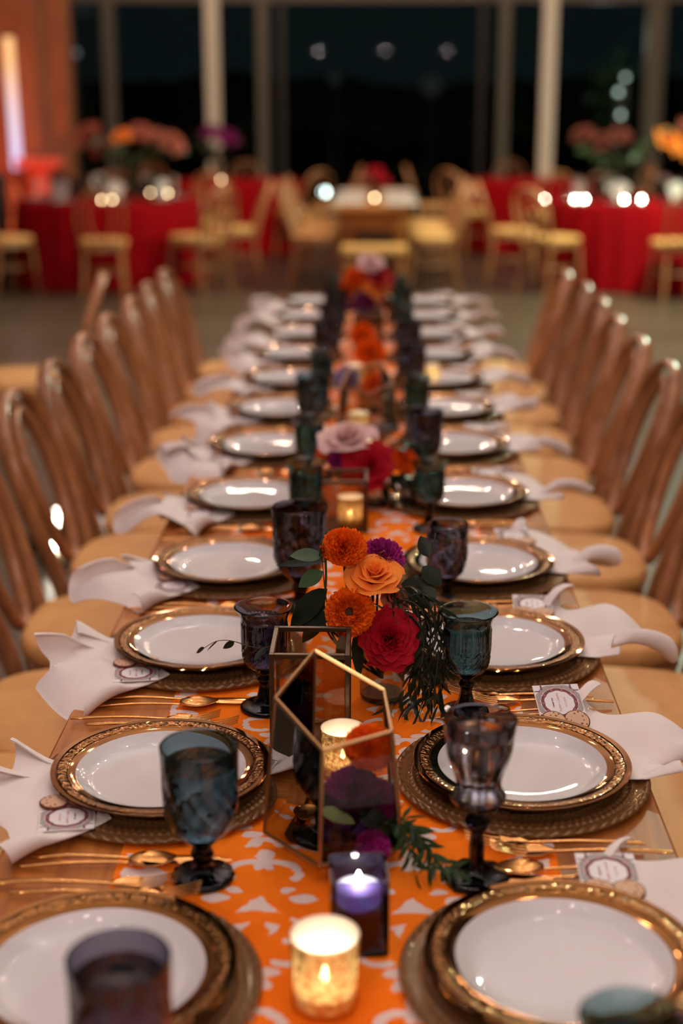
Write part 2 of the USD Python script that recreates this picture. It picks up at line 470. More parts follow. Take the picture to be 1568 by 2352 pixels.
M['floor'] = mat('floor', {'g': ('geometry', {}), 'n': ('noise_texture', {'scale': 1.3, 'detail': 6.0, 'roughness': 0.6}), 'r': ('rgb_ramp', {'ramp': [(0.3, (0.060, 0.041, 0.025)), (0.7, (0.105, 0.075, 0.048))]}),
                           'p': ('principled_bsdf', {'roughness': 0.32, 'specular_ior_level': 0.5})}, [('g.position', 'n.vector'), ('n.fac', 'r.fac'), ('r.color', 'p.base_color')])
M['floor_dark'] = mat('floor_dark', {'g': ('geometry', {}), 'mp': ('mapping', {'scale': (7.0, 0.6, 1.0)}), 'n': ('noise_texture', {'scale': 1.3, 'detail': 5.0}), 'r': ('rgb_ramp', {'ramp': [(0.3, (0.035, 0.014, 0.007)), (0.7, (0.07, 0.03, 0.015))]}),
                                     'p': ('principled_bsdf', {'roughness': 0.4})}, [('g.position', 'mp.vector'), ('mp.vector', 'n.vector'), ('n.fac', 'r.fac'), ('r.color', 'p.base_color')])
M['ground'] = plain('ground', (0.01, 0.012, 0.008), 0.9)
M['tube_light'] = mat('tube_light', {'g': ('geometry', {}), 'x': ('separate_xyz', {}), 'mr': ('map_range', {'from_min': 0.9, 'from_max': 2.25, 'clamp': True}),
                                     'r': ('rgb_ramp', {'ramp': [(0.0, (0.62, 0.55, 0.85)), (0.45, (0.75, 0.55, 0.60)), (0.8, (0.95, 0.48, 0.20)), (1.0, (0.95, 0.48, 0.20))]}), 'e': ('emission', {'strength': 2.0})},
                      [('g.position', 'x.vector'), ('x.z', 'mr.value'), ('mr.result', 'r.fac'), ('r.color', 'e.color')], surface='e.emission')
M['lamp_white'] = mat('lamp_white', {'e': ('emission', {'color': (0.85, 1.0, 0.92), 'strength': 26.0})}, surface='e.emission')
M['lamp_dim'] = mat('lamp_dim', {'e': ('emission', {'color': (0.9, 0.95, 1.0), 'strength': 0.45})}, surface='e.emission')
M['lamp_faint'] = mat('lamp_faint', {'e': ('emission', {'color': (0.9, 0.95, 1.0), 'strength': 0.025})}, surface='e.emission')
M['lamp_soft'] = mat('lamp_soft', {'e': ('emission', {'color': (0.85, 1.0, 0.88), 'strength': 3.0})}, surface='e.emission')
M['runner'] = mat('runner', {'g': ('geometry', {}), 'n3': ('noise_texture', {'scale': 7.0, 'detail': 3.0}), 'r': ('rgb_ramp', {'ramp': [(0.3, (0.86, 0.150, 0.006)), (0.7, (1.0, 0.225, 0.012))]}),
                             'wb': ('noise_texture', {'scale': 900.0}), 'bp': ('bump', {'strength': 0.2, 'distance': 0.001}), 'p': ('principled_bsdf', {'roughness': 0.9, 'specular_ior_level': 0.05})},
                  [('g.position', 'n3.vector'), ('n3.fac', 'r.fac'), ('r.color', 'p.base_color'), ('g.position', 'wb.vector'), ('wb.fac', 'bp.height'), ('bp.normal', 'p.normal')])
M['runner_print'] = mat('runner_print', {'g': ('geometry', {}), 'wb': ('noise_texture', {'scale': 900.0}), 'bp': ('bump', {'strength': 0.2, 'distance': 0.001}), 'p': ('principled_bsdf', {'base_color': (0.76, 0.59, 0.52), 'roughness': 0.9, 'specular_ior_level': 0.05})},
                        [('g.position', 'wb.vector'), ('wb.fac', 'bp.height'), ('bp.normal', 'p.normal')])

# ------------------------------------------------------------------ the room
def slab(name, x0, x1, y0, y1, z0, z1, m, label=None, kind='structure', parent=None):
    me = rbox(x1 - x0, y1 - y0, z1 - z0, 0.003, ((x0 + x1) / 2, (y0 + y1) / 2, (z0 + z1) / 2))
    if parent:
        return part(parent, name, me, m, False)
    return solo(name, me, m, label, None, False, kind)


slab('floor', -8, 8, -4, 12.35, -0.1, 0.0, M['floor'], 'polished grey brown concrete floor under the long table')
slab('floor_deck', -8, 8, 12.36, 19.7, -0.1, 0.0, M['floor_dark'], 'darker brown floor under the round tables at the back')  # floor turns a darker grained brown from the back tables on
slab('ceiling', -8, 8, -4, 19.7, 6.2, 6.3, M['ceiling'], 'unseen ceiling above the hall, pale to bounce light down')  # out of view, kept pale so the upward lamps bounce onto the table
slab('wall_left', -8.1, -8, -4, 19.7, 0, 6.2, M['plaster'], 'left wall of the hall')
slab('wall_right', 8, 8.1, -4, 19.7, 0, 6.2, M['plaster'], 'right wall of the hall')
slab('wall_back', -8, 8, -4.1, -4, 0, 6.2, M['plaster'], 'wall behind the photographer')
slab('ground', -40, 40, 19.8, 70, -0.2, -0.1, M['ground'], 'dark night garden ground outside the glass')

win = thing('window_1', 'dark floor-to-ceiling window wall with slim frames at the far end', None, None, None, 'structure')
YW = 19.5
mull = [(-4.01, 0.09), (-3.49, 0.16), (-1.48, 0.15), (-1.23, 0.07), (1.38, 0.07), (1.67, 0.14), (3.62, 0.24), (-6.5, 0.15), (6.5, 0.15)]
for x, w in mull:
    slab('mullion', x - w / 2, x + w / 2, YW - 0.06, YW + 0.06, 0.05, 6.18, M['frame_dark' if w < 0.08 else 'frame_paint'], parent=win)
slab('transom', -7.9, 7.9, YW - 0.05, YW + 0.05, 2.83, 2.95, M['frame_paint'], parent=win)
slab('sill', -7.9, 7.9, YW - 0.08, YW + 0.08, 0.0, 0.05, M['frame_paint'], parent=win)
edges = sorted([-7.9] + [x for x, w in mull] + [7.9])
slab('fascia', -7.9, 7.9, YW - 0.05, YW + 0.05, 4.2, 6.19, M['frame_paint'], parent=win)
for a, b in zip(edges[:-1], edges[1:]):
    slab('pane', a + 0.06, b - 0.06, YW - 0.006, YW + 0.006, 2.96, 4.19, M['window_glass'], parent=win)
    slab('pane', a + 0.06, b - 0.06, YW - 0.006, YW + 0.006, 0.06, 2.82, M['window_glass'], parent=win)
for k, x in enumerate((-1.86, 1.965)):
    slab('trim_%d' % (k + 1), x - 0.075, x + 0.075, 16.92, 17.07, 0.0, 6.19, M['white_paint'], 'cream painted steel column %s of the dark central opening' % ('left', 'right')[k])
slab('trim_3', -4.6, -3.15, 15.0, 15.4, 0.0, 6.19, M['wood_pier'], 'red-lit timber pier at the left edge of the hall')

# ------------------------------------------------------------------ long tables
def farm_table(y0, y1, label):
    W = 0.80
    t = thing('farm_table', label, 'table', X(0, (y0 + y1) / 2, 0))
    ln = y1 - y0
    for k in range(5):
        x = -W / 2 + W / 5 * (k + 0.5)
        part(t, 'plank', rbox(W / 5 - 0.003, ln - 0.004, 0.035, 0.004, (x, 0, TZ - 0.0175)), M['wood_table'], False)
    for s in (-1, 1):
        part(t, 'apron', rbox(0.022, ln - 0.16, 0.08, 0.003, (s * 0.33, 0, TZ - 0.0755)), M['wood_table'], False)
        part(t, 'end_apron', rbox(0.60, 0.022, 0.08, 0.003, (0, s * (ln / 2 - 0.10), TZ - 0.0755)), M['wood_table'], False)
        for u in (-1, 1):
            part(t, 'leg', rbox(0.08, 0.08, TZ - 0.036, 0.008, (s * 0.28, u * (ln / 2 - 0.16), (TZ - 0.036) / 2)), M['wood_table'], False)
    return t


YA, YB, YC = 0.78, 3.62, 6.46
farm_table(YA, YB, 'nearer half of the long narrow orange-brown plank farm table')
farm_table(YB, YC, 'farther half of the long narrow orange-brown plank farm table')

RW = 0.255
tr = thing('table_runner', 'orange and cream ikat table runner along the middle of the long table', 'table runner', np.eye(4))
part(tr, 'cloth', rbox(2 * RW, YC - YA - 0.1, 0.0014, 0.0003, (0, (YA + YC - 0.1) / 2, TZ + 0.0010)), M['runner'], False)
from shapely.geometry import Polygon, LineString, Point, box as sbox
from shapely import affinity
from shapely.ops import unary_union


def arc(cx, cy, r, a0, a1, w):
    a = np.radians(np.linspace(a0, a1, 24))
    return LineString(np.c_[cx + r * np.cos(a), cy + r * np.sin(a)]).buffer(w / 2)


half = [Polygon([(0, 3.4), (2.5, 0.1), (0, 0.5)]), Polygon([(0.8, -1.6), (2.6, -2.2), (1.7, -4.4)]), arc(3.6, -7.2, 2.0, -120, 95, 1.0), arc(1.5, 8.2, 2.4, -30, 150, 1.1),
        affinity.scale(Point(4.8, 2.9).buffer(1), 1.5, 0.9), affinity.scale(Point(2.8, 4.6).buffer(1), 0.9, 0.7), affinity.scale(Point(0.0, 12.0).buffer(1), 1.1, 1.5), Polygon([(3.6, -0.6), (5.4, -1.8), (4.2, -3.2)]),
        affinity.scale(Point(1.9, -10.6).buffer(1), 1.3, 0.8), arc(0.4, -13.4, 1.8, 10, 170, 0.9)]
motif = unary_union(half + [affinity.scale(g, -1, 1, origin=(0, 0)) for g in half])
pr = np.random.RandomState(3)
prints = []
for col, xs in enumerate((-0.255, -0.085, 0.085, 0.255)):
    for k in range(21):
        y = YA + 0.02 + k * 0.28 + (0.14 if col in (0, 3) else 0.0)
        prints.append(affinity.translate(affinity.scale(motif, 0.0102, 0.0102, origin=(0, 0)), xs, y))
for k in range(40):
    for s_ in (-1, 1):
        prints.append(affinity.translate(Polygon([(-0.026, -0.02), (0.024, -0.024), (0.030, 0.012), (-0.02, 0.022)]), s_ * (RW - 0.03), YA + 0.09 + k * 0.14))
field = unary_union(prints).intersection(sbox(-RW + 0.001, YA + 0.005, RW - 0.001, YC - 0.11))
pm = []
for g in getattr(field, 'geoms', [field]):
    g = g.simplify(0.0006).segmentize(0.005)
    c = np.array(g.exterior.coords)[:-1]
    n1 = meshkit.noise(np.c_[c * [60, 260], c[:, :1] * 0], 5) - 0.5
    n2 = meshkit.noise(np.c_[c * 120, c[:, :1] * 0], 9) - 0.5
    c = c + np.c_[n1 * 0.007, n2 * 0.003]
    q = Polygon(c).buffer(0)
    for h_ in getattr(q, 'geoms', [q]):
        if h_.area > 3e-6:
            v_, f_ = trimesh.creation.triangulate_polygon(Polygon(h_.exterior), engine='earcut')
            pm.append((np.c_[np.clip(v_[:, 0], -RW, RW), v_[:, 1], np.full(len(v_), TZ + 0.00178)], f_))
part(tr, 'cream_print', cat(pm), M['runner_print'], False, kind='stuff')
RZ = TZ + 0.003     # what stands on the runner

# ------------------------------------------------------------------ chairs
def band(p, n, wa, wn, k=8, closed=False):
    """bent wood of oval section: n the direction across the hoop's plane, wn its half depth along n, wa the half width in the plane."""
    p, t, _, _ = frames(p, closed)
    n = np.asarray(n, float)
    N = n - t * (t @ n)[:, None]
    N /= np.linalg.norm(N, axis=1, keepdims=True)
    B = np.cross(t, N)
    an = np.arange(k) * 2 * PI / k
    v = p[:, None] + wa * np.cos(an)[None, :, None] * B[:, None] + wn * np.sin(an)[None, :, None] * N[:, None]
    m = len(p)
    q = [[i * k + j, i * k + (j + 1) % k, ((i + 1) % m) * k + (j + 1) % k, ((i + 1) % m) * k + j] for i in range(m if closed else m - 1) for j in range(k)]
    v = v.reshape(-1, 3)
    f = tri(q)
    if not closed:
        v = np.vstack([v, p[0], p[-1]])
        f = np.vstack([f, [[m * k, (j + 1) % k, j] for j in range(k)], [[m * k + 1, (m - 1) * k + j, (m - 1) * k + (j + 1) % k] for j in range(k)]])
    return v, f[:, ::-1]


def superell(a, b, n, p=3.2):
    th = np.linspace(0, 2 * PI, n, endpoint=False)
    c, s = np.cos(th), np.sin(th)
    return np.stack([a * np.sign(c) * np.abs(c) ** (2 / p), b * np.sign(s) * np.abs(s) ** (2 / p)], 1)


def seat_mesh(a, b, z0, z1, e, dome=0.012):
    n = 56
    o = superell(a, b, n)
    o[:, 1] *= 1 + 0.06 * o[:, 0] / a
    lay = []
    for k in np.linspace(0, 1, 5):
        an = -PI / 2 + k * PI
        lay.append((1 - e * (1 - math.cos(an)), (z0 + z1) / 2 + (z1 - z0) / 2 * math.sin(an)))
    rows = [np.c_[o * s, np.full(n, z)] for s, z in lay]
    for s in (0.75, 0.45, 0.15):
        rows.append(np.c_[o * s * (1 - e), np.full(n, z1 + dome * (1 - s ** 2))])
    v = np.vstack([[[0, 0, z0]]] + rows + [[[0, 0, z1 + dome]]])
    f = [[0, 1 + (j + 1) % n, 1 + j] for j in range(n)]
    for i in range(len(rows) - 1):
        for j in range(n):
            a_, b_ = 1 + i * n + j, 1 + i * n + (j + 1) % n
            f += [[a_, b_, b_ + n], [a_, b_ + n, a_ + n]]
    top = len(v) - 1
    base = 1 + (len(rows) - 1) * n
    f += [[base + j, base + (j + 1) % n, top] for j in range(n)]
    return v, np.array(f)


def make_chair(label, m, group, name='dining_chair'):
    """faces +x; the back hoop stands at -x."""
    t = thing(name, label, 'chair', m, group)
    part(t, 'seat_cushion', seat_mesh(0.205, 0.205, 0.435, 0.487, 0.07), M['cushion'], 50)
    part(t, 'seat_frame', seat_mesh(0.198, 0.198, 0.398, 0.434, 0.04, 0.0), M['wood_chair'], 40)

    def bx(z):
        return -0.196 - 0.27 * max(z - 0.42, 0) - 0.1 * max(z - 0.42, 0) ** 2
    h = []
    for y, z in [(-0.150, 0.40), (-0.165, 0.50), (-0.188, 0.62), (-0.190, 0.73), (-0.165, 0.815), (-0.10, 0.880), (0, 0.902), (0.10, 0.880), (0.165, 0.815), (0.190, 0.73), (0.188, 0.62), (0.165, 0.50), (0.150, 0.40)]:
        h.append((bx(z), y, z))
    part(t, 'back_hoop', band(spline(h, 44), (0.95, 0, 0.28), 0.0125, 0.021), M['wood_chair'], True)
    inn = []
    for k in range(14):
        a = k / 14 * 2 * PI
        z = 0.665 + 0.195 * math.sin(a)
        inn.append((bx(z), 0.095 * math.cos(a) * (1 + 0.2 * math.sin(a)), z))
    part(t, 'inner_hoop', band(spline(inn, 36, True), (0.95, 0, 0.28), 0.0105, 0.017, 8, True), M['wood_chair'], True)
    for s in (-1, 1):
        part(t, 'leg', tube(bez((0.165, s * 0.150, 0.40), (0.175, s * 0.16, 0.2), (0.195, s * 0.185, 0.0), 8), np.linspace(0.018, 0.012, 8), 8), M['wood_chair'], True)
        part(t, 'leg', tube(bez((-0.185, s * 0.150, 0.40), (-0.20, s * 0.155, 0.2), (-0.245, s * 0.175, 0.0), 8), np.linspace(0.017, 0.012, 8), 8), M['wood_chair'], True)
    ring = [(0.165 * math.cos(a) - 0.01, 0.165 * math.sin(a), 0.225) for a in np.linspace(0, 2 * PI, 24, endpoint=False)]
    part(t, 'stretcher_ring', tube(ring, 0.009, 6, True), M['wood_chair'], True)
    return t


RY = [1.247, 1.684, 2.117, 2.519, 3.010, 3.470, 3.905, 4.350, 4.795, 5.240, 5.685, 6.130]
LY = [1.216, 1.657, 2.110, 2.513, 2.980, 3.450, 3.890, 4.345, 4.790, 5.235, 5.680, 6.125]
chair0 = None


def chair(x, y, rz, label, group):
    global chair0
    m = X(x, y, 0, rz)
    if chair0 is None:
        chair0 = make_chair(label, m, group)
        return chair0
    return dup(chair0, label, m, group)


for i in range(12):
    j = rng.uniform(-0.012, 0.012, 4)
    if i > 0:
        chair(-0.535 + j[0], LY[i] + 0.02 + j[1], j[2] * 3, 'tan cushioned bentwood chair left of the long table, %s from the camera' % ORD[i], 'chairs along the long table')
    else:
        chair(-0.535, LY[i] + 0.02, 0.0, 'tan cushioned bentwood chair left of the long table, nearest the camera', 'chairs along the long table')
for i in range(12):
    j = rng.uniform(-0.012, 0.012, 4)
    chair(0.518 + j[0], RY[i] + 0.03 + j[1], PI + j[2] * 3, 'tan cushioned bentwood chair right of the long table, %s from the camera' % ('nearest' if i == 0 else ORD[i]), 'chairs along the long table')
chair(-1.46, 5.95, PI + 0.15, 'lone tan bentwood chair facing away at the far left edge', None)

# ------------------------------------------------------------------ place settings
def charger_mesh():
    n, R = 300, 0.165
    rad = np.r_[0.0001, 0.05, 0.085, np.linspace(0.092, R, 41)]
    th = np.arange(n) * 2 * PI / n
    P = []
    for r in rad:
        u = max(r - 0.09, 0) / (R - 0.09)
        z = 0.0040 + 0.0030 * u ** 2 * np.ones(n)
        if r > 0.09:
            bi = (r - 0.09) / (R - 0.09) * 8
            k, b = bi % 1.0, min(int(bi), 7)
            if b in (1, 2, 4, 5):
                z = z + 0.0042 * np.sin(PI * k) * (0.15 + 0.85 * np.abs(np.sin(th * 45 + (b % 2) * PI / 2)) ** 1.5)
            elif b == 7:
                z = z + 0.0048 * np.sin(PI * k) * (0.2 + 0.8 * np.abs(np.sin(th * 30)) ** 1.5)
            else:
                z = z + 0.0014 * abs(math.sin(2 * PI * k))
        P.append(np.stack([r * np.cos(th), r * np.sin(th), z], 1))
    top = np.array(P)
    v = np.vstack([top.reshape(-1, 3), np.stack([(R - 0.002) * np.cos(th), (R - 0.002) * np.sin(th), np.full(n, 0.0035)], 1), np.stack([0.11 * np.cos(th), 0.11 * np.sin(th), np.full(n, 0.0005)], 1), [[0, 0, 0.0005]]])
    q = []
    m = len(rad) + 2
    for i in range(m - 1):
        for j in range(n):
            j2 = (j + 1) % n
            q.append([i * n + j, i * n + j2, (i + 1) * n + j2, (i + 1) * n + j])
    f = tri(q)
    c = len(v) - 1
    cap = [[(m - 1) * n + j, (m - 1) * n + (j + 1) % n, c] for j in range(n)]
    return v, np.vstack([f, cap])[:, ::-1]


def make_charger(label, m):
    t = thing('charger_plate', label, 'charger plate', m, 'beaded glass charger plates')
    part(t, 'beaded_disc', charger_mesh(), M['charger'], True)
    return t


def make_plate(label, m):
    t = thing('dinner_plate', label, 'plate', m, 'gold-rimmed dinner plates')
    z0 = 0.0
    body = [(0, 0.0030), (0.070, 0.0030), (0.074, 0.0), (0.082, 0.0), (0.085, 0.003), (0.1085, 0.0150), (0.1095, 0.0175), (0.1085, 0.0180), (0.103, 0.0145), (0.094, 0.0088), (0.086, 0.0066), (0.06, 0.0058), (0, 0.0056)]
    part(t, 'well', lathe(body, 96), M['china'], 50)
    rim = [(0.1085, 0.0150), (0.139, 0.0205), (0.1402, 0.0212), (0.1395, 0.0226), (0.1330, 0.0218), (0.1322, 0.0228), (0.1312, 0.0216)]
    part(t, 'gold_rim', lathe(rim, 96), M['gold'], 50)
    part(t, 'etched_band', lathe([(0.1312, 0.0216), (0.1300, 0.0224), (0.1206, 0.0208), (0.1196, 0.0198)], 96), M['gold_etched'], 50)
    part(t, 'inner_gold_band', lathe([(0.1196, 0.0198), (0.1188, 0.0206), (0.1178, 0.0196), (0.1095, 0.0182), (0.1085, 0.0180)], 96), M['gold'], 50)
    return t


def napkin_mesh(seed, flip=False, layer=0):
    """cloth gathered under the plate's rim and fanning outwards, long edges rolled over, outer end drooping past the table edge."""
    r = np.random.RandomState(seed + 17 * layer)
    nu, nv = 40, 64
    u, v = np.meshgrid(np.linspace(0, 1, nu), np.linspace(-1, 1, nv), indexing='ij')
    ph = r.uniform(0, 2 * PI, 8)
    length = (0.160 if layer == 0 else 0.100) + r.uniform(-0.01, 0.02)
    d0 = 0.096
    w = (0.066 if layer == 0 else 0.034) + (0.050 if layer == 0 else 0.034) * u
    ends = 1 + 0.16 * np.sin(v * 2.6 + ph[0]) + 0.13 * (np.abs(((v * 1.4 + ph[1]) % 2) - 1) - 0.5)
    d = d0 + length * u * (1 + (ends - 1) * u)
    roll = np.clip((np.abs(v) - 0.72) / 0.28, 0, 1)
    Rr = 0.005 + (0.010 + 0.004 * r.rand()) * u
    ang = roll * PI * (1.15 + 0.3 * np.sin(ph[2]) * u)
    flat = np.clip(np.abs(v) / 0.72, 0, 1)
    s_ = np.sign(v) * (w * flat + Rr * np.sin(ang))
    s_ = s_ + 0.014 * u * u * np.sin(v * 3 + ph[3]) + 0.02 * math.sin(ph[4]) * u * u
    fr = np.clip((d - 0.150) / 0.10, 0, 1)
    A = 0.0012 + (0.015 + 0.007 * math.sin(ph[5])) * fr
    nf = 1.15 + 0.4 * r.rand()
    lat = -s_ if flip else s_
    under_card = np.exp(-((lat + 0.055) / 0.045) ** 2) * np.exp(-((d - 0.165) / 0.050) ** 2)
    A = A * (1 - 0.9 * under_card)
    Rr = Rr * (1 - 0.85 * under_card) * (0.55 if layer else 1.0)
    pl = np.sin(v * nf * PI + ph[6] + 1.2 * u)
    z = 0.0128 + 0.0012 * layer + A * (1 + pl) * (1 - 0.5 * roll) + Rr * (1 - np.cos(ang)) * np.clip((d - 0.140) / 0.05, 0, 1)
    z = z + (0.007 * np.sin(PI * np.clip(u * 1.1, 0, 1)) * fr if layer else 0)
    over = np.clip(d - 0.19, 0, None)
    z = z - 5.0 * over ** 2 - 0.06 * over
    return solid_sheet(np.stack([-d, -s_ if flip else s_, z], -1), 0.0016)


def make_napkin(label, m, seed):
    t = thing('napkin', label, 'napkin', m, 'blush napkins under the plates')
    part(t, 'cloth', napkin_mesh(seed, seed % 2 == 1), M['napkin'], True)
    part(t, 'folded_layer', tf(napkin_mesh(seed, seed % 2 == 0, 1), X(0, 0, 0, -0.40)), M['napkin'], True)
    return t


def make_card(label, m):
    t = thing('favour_card', label, 'card', m, 'printed favour cards')
    w, h, th = 0.066, 0.066, 0.0008
    part(t, 'paper', rbox(w, h, th, 0.0002), M['card'], False)
    zt = th / 2
    th_ = np.linspace(0, 2 * PI, 80, endpoint=False)
    pl, rs, gr = [], [], []

    def ring(rf, r2f, n=80, z=0.0001):
        a = np.linspace(0, 2 * PI, n, endpoint=False)
        r1, r2 = rf(a), r2f(a)
        v = np.vstack([np.stack([r1 * np.cos(a), r1 * np.sin(a), np.full(n, z)], 1), np.stack([r2 * np.cos(a), r2 * np.sin(a), np.full(n, z)], 1)])
        q = [[j, (j + 1) % n, (j + 1) % n + n, j + n] for j in range(n)]
        return v, tri(q)
    base = lambda a: 0.0205 + 0.0012 * np.abs(np.cos(5 * a))
    pl.append(ring(base, lambda a: base(a) + 0.0042 + 0.001 * np.abs(np.sin(5 * a)), z=zt + 0.00012))
    for k in range(10):
        a = k * PI / 5 + PI / 10
        for r_, s_, lst in ((0.0232, 0.0016, rs), (0.0285, 0.0022, rs)):
            if abs(r_ * math.cos(a)) < w / 2 - s_ and abs(r_ * math.sin(a)) < h / 2 - s_:
                me = ring(lambda b: np.zeros_like(b) + s_ * 0.45, lambda b: np.zeros_like(b) + s_, 10, zt + 0.00024)
                lst.append((me[0] + np.array([r_ * math.cos(a), r_ * math.sin(a), 0]), me[1]))
    gr.append(ring(lambda a: 0.0262 + 0.0012 * np.abs(np.sin(5 * a)), lambda a: np.minimum(np.minimum((w / 2 - 0.0015) / np.maximum(np.abs(np.cos(a)), 1e-3), (h / 2 - 0.0012) / np.maximum(np.abs(np.sin(a)), 1e-3)), 0.0335 + 0.0015 * np.abs(np.cos(5 * a))), z=zt + 0.00008))
    for sx in (-1, 1):
        for sy in (-1, 1):
            pl.append((np.array([[sx * w * 0.49, sy * h * 0.30, zt + .0001], [sx * w * 0.36, sy * h * 0.30, zt + .0001], [sx * w * 0.36, sy * h * 0.34, zt + .0001], [sx * w * 0.49, sy * h * 0.34, zt + .0001]]), tri(np.array([[0, 1, 2, 3]]))))
            pl.append((np.array([[sx * w * 0.34, sy * h * 0.36, zt + .0001], [sx * w * 0.31, sy * h * 0.36, zt + .0001], [sx * w * 0.31, sy * h * 0.48, zt + .0001], [sx * w * 0.34, sy * h * 0.48, zt + .0001]]), tri(np.array([[0, 1, 2, 3]]))))
    part(t, 'mandala_border', cat(gr), M['ink_grey'], False)
    part(t, 'plum_scallops', cat(pl), M['ink_plum'], False)
    part(t, 'rose_dots', cat(rs), M['ink_rose'], False)

    def text(s, h_, y, mt, bold=False):
        tm = meshkit.text_mesh(s, h_, 0.0001, bold)
        v, f = np.array(tm.vertices), np.array(tm.faces)
        v = v - [(v[:, 0].min() + v[:, 0].max()) / 2, 0, 0] + [0, y, zt + 0.0001]
        part(t, 'lettering', (v, f), mt, False)
    text('THANK YOU', 0.0021, 0.0085, M['ink'], True)
    text('Tayler + Lauren', 0.0034, -0.0005, M['ink_rose'])
    text('10.12.2018', 0.0023, -0.0095, M['ink_rose'])
    return t


def make_cookie(label, m):
    t = thing('favour_cookie', label, 'cookie', m, 'round speckled favour cookies')
    part(t, 'biscuit', lathe([(0, 0), (0.0165, 0), (0.0178, 0.0018), (0.0165, 0.0036), (0.008, 0.0044), (0, 0.0046)], 28), M['cookie'], True)
    part(t, 'browned_edge', lathe([(0.0166, -0.0002), (0.0184, 0.0008), (0.0184, 0.0026), (0.0168, 0.0036)], 28), M['cookie_edge'], True)
    return t


def sweep_flat(p, w, th, n=10):
    """a bar of elliptical section along the x direction: p points, w half widths, th half thicknesses."""
    p = np.asarray(p, float)
    an = np.arange(n) * 2 * PI / n
    v = np.stack([np.stack([np.full(n, a[0]), a[1] + ww * np.cos(an), a[2] + tt * np.sin(an)], 1) for a, ww, tt in zip(p, w, th)])
    m = len(p)
    q = [[i * n + j, i * n + (j + 1) % n, (i + 1) * n + (j + 1) % n, (i + 1) * n + j] for i in range(m - 1) for j in range(n)]
    v = np.vstack([v.reshape(-1, 3), p[0], p[-1]])
    f = np.vstack([tri(q), [[m * n, (j + 1) % n, j] for j in range(n)], [[m * n + 1, (m - 1) * n + j, (m - 1) * n + (j + 1) % n] for j in range(n)]])
    return v, f[:, ::-1]


def handle(L=0.135):
    x = np.linspace(0, L, 12)
    t = x / L
    w = 0.0052 - 0.0028 * t ** 0.6
    w[0] = 0.003
    z = 0.0035 + 0.006 * np.sin(PI * t) * 0.5
    return sweep_flat(np.stack([x, 0 * x, z], 1), w, np.full(12, 0.0018))


def make_knife(label, m):
    t = thing('table_knife', label, 'knife', m, 'gold knives')
    part(t, 'handle', handle(0.12), M['cutlery'], 50)
    x = np.linspace(0.12, 0.235, 12)
    s = (x - 0.12) / 0.115
    w = 0.004 + 0.0062 * np.sin(np.clip(s * 1.1, 0, 1) * PI * 0.62)
    w[-1], w[-2] = 0.001, 0.005
    part(t, 'blade', sweep_flat(np.stack([x, 0.002 * s, 0.0035 - 0.0015 * s], 1), w, np.full(12, 0.0009)), M['cutlery'], 50)
    return t


def make_spoon(label, m):
    t = thing('table_spoon', label, 'spoon', m, 'gold spoons')
    part(t, 'handle', handle(0.145), M['cutlery'], 50)
    nu, nv = 16, 12
    u, v = np.meshgrid(np.linspace(0.02, 0.98, nu), np.linspace(-1, 1, nv), indexing='ij')
    w = 0.0205 * np.sin(PI * u ** 0.85) ** 0.75
    P = np.stack([0.142 + 0.068 * u, w * v, 0.0095 - 0.0085 * (1 - v ** 2) * np.sin(PI * u) ** 0.8 - 0.004 * u * (1 - u) + 0.001 * u], -1)
    part(t, 'bowl', solid_sheet(P, 0.0014), M['cutlery'], True)
    return t


def make_fork(label, m):
    t = thing('table_fork', label, 'fork', m, 'gold forks')
    part(t, 'handle', handle(0.14), M['cutlery'], 50)
    nu, nv = 8, 7
    u, v = np.meshgrid(np.linspace(0, 1, nu), np.linspace(-1, 1, nv), indexing='ij')
    w = 0.003 + 0.0095 * np.sin(np.clip(u * 1.5, 0, 1) * PI / 2)
    z = 0.0035 + 0.004 * np.sin(u * PI * 0.5) * 0 + 0.0
    P = np.stack([0.137 + 0.035 * u, w * v, z + 0.002 * v ** 2 - 0.001 * u], -1)
    part(t, 'head', solid_sheet(P, 0.0016), M['cutlery'], True)
    for k in range(4):
        y = -0.0108 + 0.0072 * k
        x = np.linspace(0.170, 0.213, 7)
        s = np.linspace(0, 1, 7)
        part(t, 'tine', sweep_flat(np.stack([x, y + 0 * x, 0.0036 + 0.010 * s ** 1.6], 1), np.linspace(0.0022, 0.0009, 7), np.full(7, 0.001), 6), M['cutlery'], 50)
    return t


protos = {}


def place(kind, maker, label, m, group=None):
    if kind not in protos:
        protos[kind] = maker(label, m)
        return protos[kind]
    return dup(protos[kind], label, m, group)


